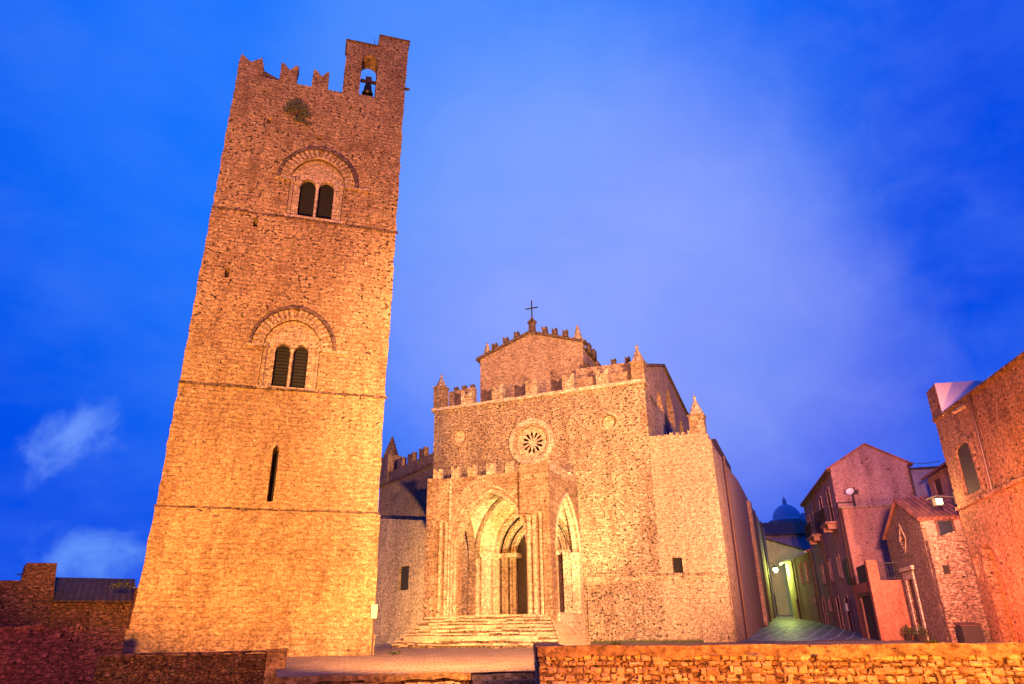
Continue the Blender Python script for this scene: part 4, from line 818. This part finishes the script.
# ------------------------------------------------------------------ small stone chapel (gable towards the street)
K = thing('chapel', 'small rubble stone chapel with a tiled roof, a diamond window and a narrow door', 'chapel', F_CHAPEL)
dia = [(2.95, 3.95), (3.42, 3.45), (3.9, 3.95), (3.42, 4.55)]
MB().panel(rough_poly([(0, -1.75), (6.6, -1.75), (6.6, 4.5), (2.9, 5.75), (0, 4.55)], 0.4, 0.03), [dia, rect(3.2, 4.35, -1.7, 2.1)], 0, 0.45, 'x').make('wall', M_CHAP, K)
dk = MB().box(0.08, 0.14, 3.1, 4.45, -1.7, 2.2).make('door', M_REDW, K)
MB().panel(rect(2.85, 4.7, -1.7, 2.45), [rect(3.2, 4.35, -1.75 + 0.05, 2.1)], -0.06, 0.01, 'x').make('door_surround', M_PALE, K)
MB().box(-0.14, 0.0, 2.6, 4.95, 2.5, 2.68).make('lintel', M_PALE, K)
dw = MB().panel([(2.8, 3.95), (3.42, 3.3), (4.05, 3.95), (3.42, 4.72)], [dia], -0.04, 0.01, 'x').make('diamond_window', M_TRIM, K); MB().box(0.25, 0.3, 2.7, 4.2, 3.2, 4.8).make('pane', M_BLACK, dw)
MB().box(0.45, 4.4, 0, 6.6, -1.75, 4.2).panel([(0.0, 4.2), (6.6, 4.2), (6.6, 4.45), (2.9, 5.65), (0, 4.5)], [], 0.45, 4.4, 'x').make('nave', M_CHAP, K)
MB().box(0.2, 4.4, -0.02, 0.0, -1.75, 4.5).make('south_wall', M_ROSE, K)
def slab(pts, t=0.1):
    n_ = len(pts); m = MB(); vs = [tuple(p) for p in pts] + [(p[0], p[1], p[2] - t) for p in pts]
    return m.add(vs, [tuple(range(n_)), tuple(range(2 * n_ - 1, n_ - 1, -1))] + [(i, n_ + i, n_ + (i + 1) % n_, (i + 1) % n_) for i in range(n_)])
rf = slab([(-0.15, -0.3, 4.5), (4.6, -0.3, 4.5), (4.6, 2.9, 5.88), (-0.15, 2.9, 5.88)], 0.12).make('roof', M_TILE, K)
slab([(-0.15, 2.91, 5.88), (4.6, 2.91, 5.88), (4.6, 6.8, 4.45), (-0.15, 6.8, 4.45)], 0.12).make('roof', M_TILE, K)
m = MB()
for i in range(20): x = -0.05 + i * 0.24; m.cyl((x, -0.36, 4.5), (x, 2.9, 5.92), 0.075, 0.075, 7)
m.make('roll_tiles', M_TILE, rf)
kw = MB().box(0.7, 1.25, -0.05, -0.02, 3.65, 4.35).make('side_window', M_GLASS, K); MB().panel(rect(0.6, 1.35, 3.55, 4.45), [rect(0.7, 1.25, 3.65, 4.35)], -0.08, -0.02).make('window_frame', M_REDW, kw)
RW = thing('yard_wall', 'rubble stone yard wall with one tiny window between the chapel and the rough town house', 'wall', F_CHAPEL)
MB().panel(rough_poly([(0.0, -1.75), (2.2, -1.75), (2.2, 4.1), (1.3, 3.9), (0.0, 3.5)], 0.3, 0.03), [rect(0.33, 0.6, 2.05, 2.42)], -0.5, -0.06).make('wall', M_CHAP, RW)
MB().box(0.25, 0.7, -0.3, -0.26, 1.95, 2.5).make('window_pane', M_BLACK, RW)
for (lx, ly, sd, lb) in ((-0.35, 2.6, 21, 'dark potted shrub right of the chapel door'), (-0.35, 5.0, 22, 'dark potted shrub left of the chapel door')):
    P = thing('potted_shrub', lb, 'potted plant', F_CHAPEL, (lx, ly, -0.72), group='potted shrubs at the chapel door')
    MB().lathe([(0.13, 0), (0.19, 0.3), (0.21, 0.34)], 0, 0, 12).make('pot', M_TILED, P)
    mm = leaf_clump(260, 0.34, 0.55, sd); mm.v = [(a, b, c + 0.28) for a, b, c in mm.v]; mm.make('foliage', M_LEAF, P, fix=False)

# ------------------------------------------------------------------ terrace with iron railing
TR = thing('terrace', 'rendered terrace block with black door and iron railing before the pink house', 'terrace', F_TERR)
MB().panel([(-0.0, -1.75), (5.2, -1.75), (5.2, 2.2), (0.0, 2.2)], [rect(0.75, 3.4, -1.7, 1.5)], 0.0, 0.3, 'x').make('street_wall', M_TERR, TR)
MB().box(0.3, 3.2, -0.02, 5.2, -1.75, 2.19).make('block', M_TERR, TR)
MB().box(-0.1, 0.42, -0.14, 0.32, -1.75, 3.2, 0.01).make('corner_pillar', M_TERR, TR)
dd = MB().box(0.05, 0.1, 0.6, 3.5, -1.7, 1.6).make('door', M_IRON, TR); MB().panel(rect(0.55, 3.6, -1.74, 1.7), [rect(0.75, 3.4, -1.7, 1.5)], -0.05, 0.01, 'x').make('door_frame', M_PIPE, dd)
rl = MB()
for i in range(13): x = 0.5 + i * 0.13; rl.cyl((x, 0.02, 2.2), (x, 0.02, 3.05), 0.014, 0.014, 5)
rl.box(0.42, 2.1, 0.0, 0.04, 3.02, 3.07).box(0.42, 2.1, 0.0, 0.04, 2.28, 2.31)
for i in range(3): c = [(0.8 + i * 0.5 + 0.12 * math.cos(a), 0.02, 2.66 + 0.12 * math.sin(a)) for a in [j * 0.7 for j in range(10)]]; rl.tube(c, 0.012, 5)
rl.make('railing', M_IRON, TR)
rl = MB()
for i in range(20): y = 0.45 + i * 0.14; rl.cyl((0.02, y, 2.2), (0.02, y, 3.05), 0.016, 0.016, 5)
rl.box(0.0, 0.04, 0.3, 3.2, 3.02, 3.07); rl.box(0.0, 0.03, 0.4, 3.1, 2.25, 3.0); rl.make('railing', M_IRON, TR)

# ------------------------------------------------------------------ tall pink house
H = thing('pink_house', 'tall pink rendered gabled house with iron balconies along the street', 'house', F_HOUSE)
wins = [rect(3.3, 4.4, 6.95, 9.3), rect(7.1, 8.2, 6.95, 9.3), rect(11.3, 12.3, 6.95, 9.2), rect(14.6, 15.6, 7.0, 9.0), rect(4.3, 5.2, 3.3, 4.7), rect(8.4, 9.3, 3.3, 4.7), rect(12.2, 13.1, 3.3, 4.7),
        rect(4.0, 5.2, -0.3, 1.9), rect(7.6, 8.8, -0.1, 2.0), rect(11.6, 12.5, 1.2, 2.1), rect(14.6, 15.7, 0.1, 2.3)]
MB().panel(rough_poly([(1.4, -1.75), (17, -1.75), (17, 10.25), (1.4, 10.4)], 0.8, 0.015), wins, 0.0, 0.4, 'x').make('street_wall', M_PINK, H)
MB().panel([(0.4, -1.75), (5.1, -1.75), (5.1, 10.4), (2.55, 11.95), (0.0, 10.4), (0.0, 10.0), (0.4, 10.0)], [], 1.42, 2.0).make('gable_wall', M_PINK, H)
MB().box(0.4, 5.05, 2.0, 17, -1.75, 10.2).make('body', M_PINK, H)
slab([(-0.25, 1.3, 10.38), (2.55, 1.3, 12.02), (2.55, 17.2, 12.02), (-0.25, 17.2, 10.38)], 0.12).make('roof', M_TILEY, H)
slab([(2.56, 1.3, 12.02), (5.35, 1.3, 10.38), (5.35, 17.2, 10.38), (2.56, 17.2, 12.02)], 0.12).make('roof', M_TILEY, H)
MB().box(-0.22, 0.0, 1.35, 17, 10.1, 10.28).make('eaves', M_DARKST, H)
for i, w in enumerate(wins):
    a0, a1 = w[0][0], w[1][0]; b0, b1 = w[0][1], w[2][1]
    nm = 'door' if b0 < 0.2 else 'window'
    o = MB().box(0.02, 0.08, a0 - 0.05, a1 + 0.05, b0 - 0.05, b1 + 0.05).make(nm, M_REDW if i in (0, 1, 2, 3, 7, 8, 10) else M_GLASS, H)
    MB().panel(rect(a0 - 0.14, a1 + 0.14, b0 - 0.12, b1 + 0.14), [w], -0.05, 0.01, 'x').make('frame', M_PINK, o)
for (a0, a1, z) in ((2.6, 5.4, 6.75), (9.9, 13.4, 6.75)):
    b = MB().box(-0.75, 0.0, a0, a1, z, z + 0.14).box(-0.6, 0, a0 + 0.3, a0 + 0.55, z - 0.35, z).box(-0.6, 0, a1 - 0.55, a1 - 0.3, z - 0.35, z).make('balcony', M_ROSE, H)
    r = MB(); n_ = int((a1 - a0) / 0.15)
    for i in range(n_ + 1): y = a0 + 0.05 + i * (a1 - a0 - 0.1) / n_; r.cyl((-0.7, y, z + 0.14), (-0.7, y, z + 1.1), 0.015, 0.015, 5)
    for s in (a0 + 0.03, a1 - 0.03):
        for i in range(5): r.cyl((-0.7 + i * 0.14, s, z + 0.14), (-0.7 + i * 0.14, s, z + 1.1), 0.015, 0.015, 5)
        r.box(-0.73, 0.0, s - 0.02, s + 0.02, z + 1.08, z + 1.13)
    r.box(-0.73, -0.67, a0, a1, z + 1.08, z + 1.13); r.make('railing', M_IRON, b)
# lower block in front of the gable
MB().panel([(0.0, -1.75), (4.5, -1.75), (4.5, 7.35), (0.0, 7.35)], [], 0.0, 1.38).make('front_block', M_ROSE, H)
MB().box(-0.1, 4.55, -0.08, 1.38, 7.35, 7.45).make('block_coping', M_TRIM, H)
MB().cyl((-0.1, 0.5, -1), (-0.1, 0.5, 7.2), 0.06, 0.06, 8).make('drainpipe', M_PIPE, H); MB().cyl((5.0, 1.3, 6), (5.0, 1.3, 10.3), 0.08, 0.08, 8).make('drainpipe', M_PIPE, H); MB().cyl((-0.1, 10.0, -1), (-0.1, 10.0, 10), 0.06, 0.06, 8).make('drainpipe', M_PIPE, H)
o = MB().box(-0.2, -0.06, 0.9, 2.0, 2.6, 4.2).make('hanging_shutter', M_IRON, H)
MB().box(-0.12, 0.0, 4.5, 5.1, 1.0, 1.5).make('meter_box', M_WHITE, H)
AN = thing('satellite_dish', 'pale dish on a black pole above the front block of the pink house', 'satellite dish', F_HOUSE, (0.95, 0.4, 7.4))
MB().cyl((0, 0, 0), (0, 0, 1.1), 0.05, 0.05, 8).tube([(-1.1, 0, 0.42), (0, 0, 0.42)], 0.035).tube([(-1.1, 0, -0.5), (-1.1, 0, 0.42)], 0.035).make('pole', M_IRON, AN)
MB().lathe([(0.02, 0.0), (0.15, 0.04), (0.27, 0.11), (0.26, 0.13), (0.14, 0.07), (0.02, 0.03)], 0, 0, 16).make('dish', M_WHITE, AN, loc=(-0.15, -0.12, 1.05)).rotation_euler = (RAD(60), 0, RAD(-30))
MB().box(0.0, 0.35, -0.1, 0.1, 0.95, 1.2).tube([(0.1, 0, 1.2), (0.2, 0, 1.4)], 0.03).make('receiver', M_IRON, AN)

# houses between the pink house and the rough one
F_BK = Fr(26.3, 53.0, 14.6)
B1 = thing('back_house', 'low purple-grey house with a flat wall top behind the chapel', 'house', F_BK)
MB().box(1.6, 6.0, 0, 8, -1.5, 10.95).make('wall', M_GREY, B1); MB().box(1.5, 6.1, -0.1, 8, 10.95, 11.1).make('coping', M_DARKST, B1)
F_B2 = Fr(25.6, 42.95, 14.6)
B2 = thing('back_house', 'dark house with a sloping eave and one shuttered window beside the rough town house', 'house', F_B2)
MB().panel([(-5.5, -1.5), (0, -1.5), (0, 8.45), (-5.5, 8.45)], [rect(-2.2, -1.1, 7.0, 8.1)], 0.3, 0.7, 'x').make('wall', M_ROSE, B2)
MB().box(0.7, 5, -5.5, 0, -1.5, 8.4).make('body', M_ROSE, B2)
w = MB().box(0.33, 0.38, -2.3, -1.0, 6.9, 8.15).make('window', M_REDW, B2)
slab([(-0.05, -5.7, 8.5), (4, -5.7, 10.2), (4, 0.15, 10.2), (-0.05, 0.15, 8.5)], 0.12).make('roof', M_TILEY, B2)
for i, (pa, pb) in enumerate((((908, 468), (940, 467)), ((908, 462), (940, 461)))):
    a = atl(pa[0], pa[1], 56); b = atl(pb[0], pb[1], 44); pts = [a.lerp(b, t / 8) + Vector((0, 0, -0.12 * math.sin(math.pi * t / 8))) for t in range(9)]
    tag(MB().tube([tuple(p) for p in pts], 0.02, 5).make('overhead_cable', M_IRON), ('lower' if i == 0 else 'upper') + ' black cable strung from the pink house towards the right', 'cable')

# ------------------------------------------------------------------ end of the street
F_GH = Fr(27.0, 66.0, -4)
GH = thing('green_lit_house', 'low yellow house lit green by the street lamp with a slanting eave', 'house', None, (26.5, 63.7, 0), 10)
gy = [rect(2.6, 3.5, 3.9, 5.6), rect(5.2, 6.1, 3.9, 5.6), rect(9.0, 10.2, 0, 2.6), rect(1.2, 1.9, 2.0, 2.6)]
MB().panel([(0, -1.5), (12.6, -1.5), (12.6, 6.3), (0, 6.3)], gy, 0, 0.4, 'x').make('wall', M_YEL, GH); MB().box(0.4, 5, 0, 12.6, -1.5, 6.2).make('body', M_YEL, GH)
for r_ in gy[:2] + gy[3:]: o = MB().box(0.15, 0.2, r_[0][0] - 0.05, r_[1][0] + 0.05, r_[0][1] - 0.05, r_[2][1] + 0.05).make('window', M_LITGL, GH); MB().panel(rect(r_[0][0] - 0.12, r_[1][0] + 0.12, r_[0][1] - 0.1, r_[2][1] + 0.1), [r_], -0.04, 0.01, 'x').make('frame', M_TRIM, o)
MB().box(0.15, 0.2, 8.9, 10.3, -0.1, 2.7).make('door', M_REDW, GH)
slab([(-0.5, -0.2, 6.3), (2.6, -0.2, 7.6), (2.6, 12.9, 7.6), (-0.5, 12.9, 6.3)], 0.12).make('roof', M_TILEY, GH)
MB().box(-0.6, -0.45, -0.2, 12.9, 6.15, 6.28).make('gutter', M_WHITE, GH)
for y in (8.4, 0.3): MB().cyl((-0.12, y, -0.5), (-0.12, y, 6.2), 0.08, 0.08, 8).make('drainpipe', M_PIPE, GH)
q = Fr(27.6, 84.0, 12)
EH = thing('end_house', 'yellow-green house with a sloping wall top closing the far end of the street', 'house', q)
MB().panel([(-3.2, -1), (9, -1), (9, 7.2), (1.0, 9.9), (-1.0, 9.4), (-3.2, 8.6)], [rect(1.4, 2.2, 1.3, 3.6), rect(-0.3, 0.4, 3.2, 4.4)], 0, 0.5).make('wall', M_YEL, EH)
MB().box(-0.5, 2.4, 0.3, 0.34, 1.2, 4.6).make('window', M_REDW, EH)
MB().panel([(-3.2, 8.6), (-1.0, 9.4), (1.0, 9.9), (9, 7.2), (9, 7.4), (1.0, 10.12), (-1.0, 9.6), (-3.2, 8.8)], [], -0.1, 0.6).make('coping', M_DARKST, EH)
MB().box(-3.2, 9, 0.5, 6, -1, 7.2).make('body', M_YEL, EH)
q2 = Fr(29.8, 93.0, 12)
E2 = thing('far_house', 'purple-grey house with a long tiled roof behind the end of the street', 'house', q2)
MB().box(-5, 10, 0, 6, -1, 11.3).make('wall', M_GREY, E2)
slab([(-5.3, -0.4, 11.2), (10, -0.4, 11.2), (10, 5, 13.4), (-5.3, 5, 13.4)], 0.15).make('roof', M_TILE, E2)
MB().box(-5.3, 10, -0.5, -0.4, 11.0, 11.2).make('gutter', M_DARKST, E2)
MB().box(-4.6, -3.9, 0.5, 1.2, 11.5, 13.4).make('chimney', M_GREY, E2)
fd = Fr(*(lambda r_: (r_.x, r_.y))(atl(784, 500, 200)), 10)
DM = thing('domed_church', 'distant domed church rising behind the roofs at the end of the street', 'church', fd)
MB().lathe([(4.4, 20), (4.4, 25.8), (4.7, 25.9), (4.7, 26.2), (3.7, 26.3), (3.65, 27.0), (3.3, 28.1), (2.6, 29.2), (1.6, 30.0), (0.6, 30.4)], 0, 0, 28).make('dome', M_DOME, DM, smooth=True)
MB().lathe([(0.55, 30.3), (0.5, 31.3), (0.65, 31.35), (0.4, 31.7), (0.1, 32.3), (0.03, 32.6)], 0, 0, 12).make('lantern', M_DOME, DM)
MB().box(-9, 9, -2, 14, 0, 24.2).make('nave', M_GREY, DM)
MB().box(3.2, 4.2, -3, -2, 22, 27.6).make('turret', M_DOME, DM)
# green street lamp on the far house
lp = atl(775.5, 570, 81)
SL = thing('street_lamp', 'glowing green-white street lamp on a wall bracket at the end of the street', 'lamp', None, (lp.x, lp.y, lp.z), 12)
MB().lathe([(0.08, -0.25), (0.22, -0.1), (0.24, 0.1), (0.1, 0.25)], 0, 0, 12).make('bulb', M_LAMPG, SL, smooth=True)
MB().lathe([(0.32, 0.22), (0.3, 0.28), (0.08, 0.42)], 0, 0, 12).tube([(0, 0, 0.4), (-0.2, 0, 0.7), (-0.8, 0.0, 0.6), (-1.1, 0, 0.2)], 0.035).make('bracket', M_IRON, SL)
lamp('street_lamp_light', 'POINT', (lp.x + 0.3, lp.y - 0.5, lp.z - 0.1), None, 1000, (0.78, 1.0, 0.18), 0.2)
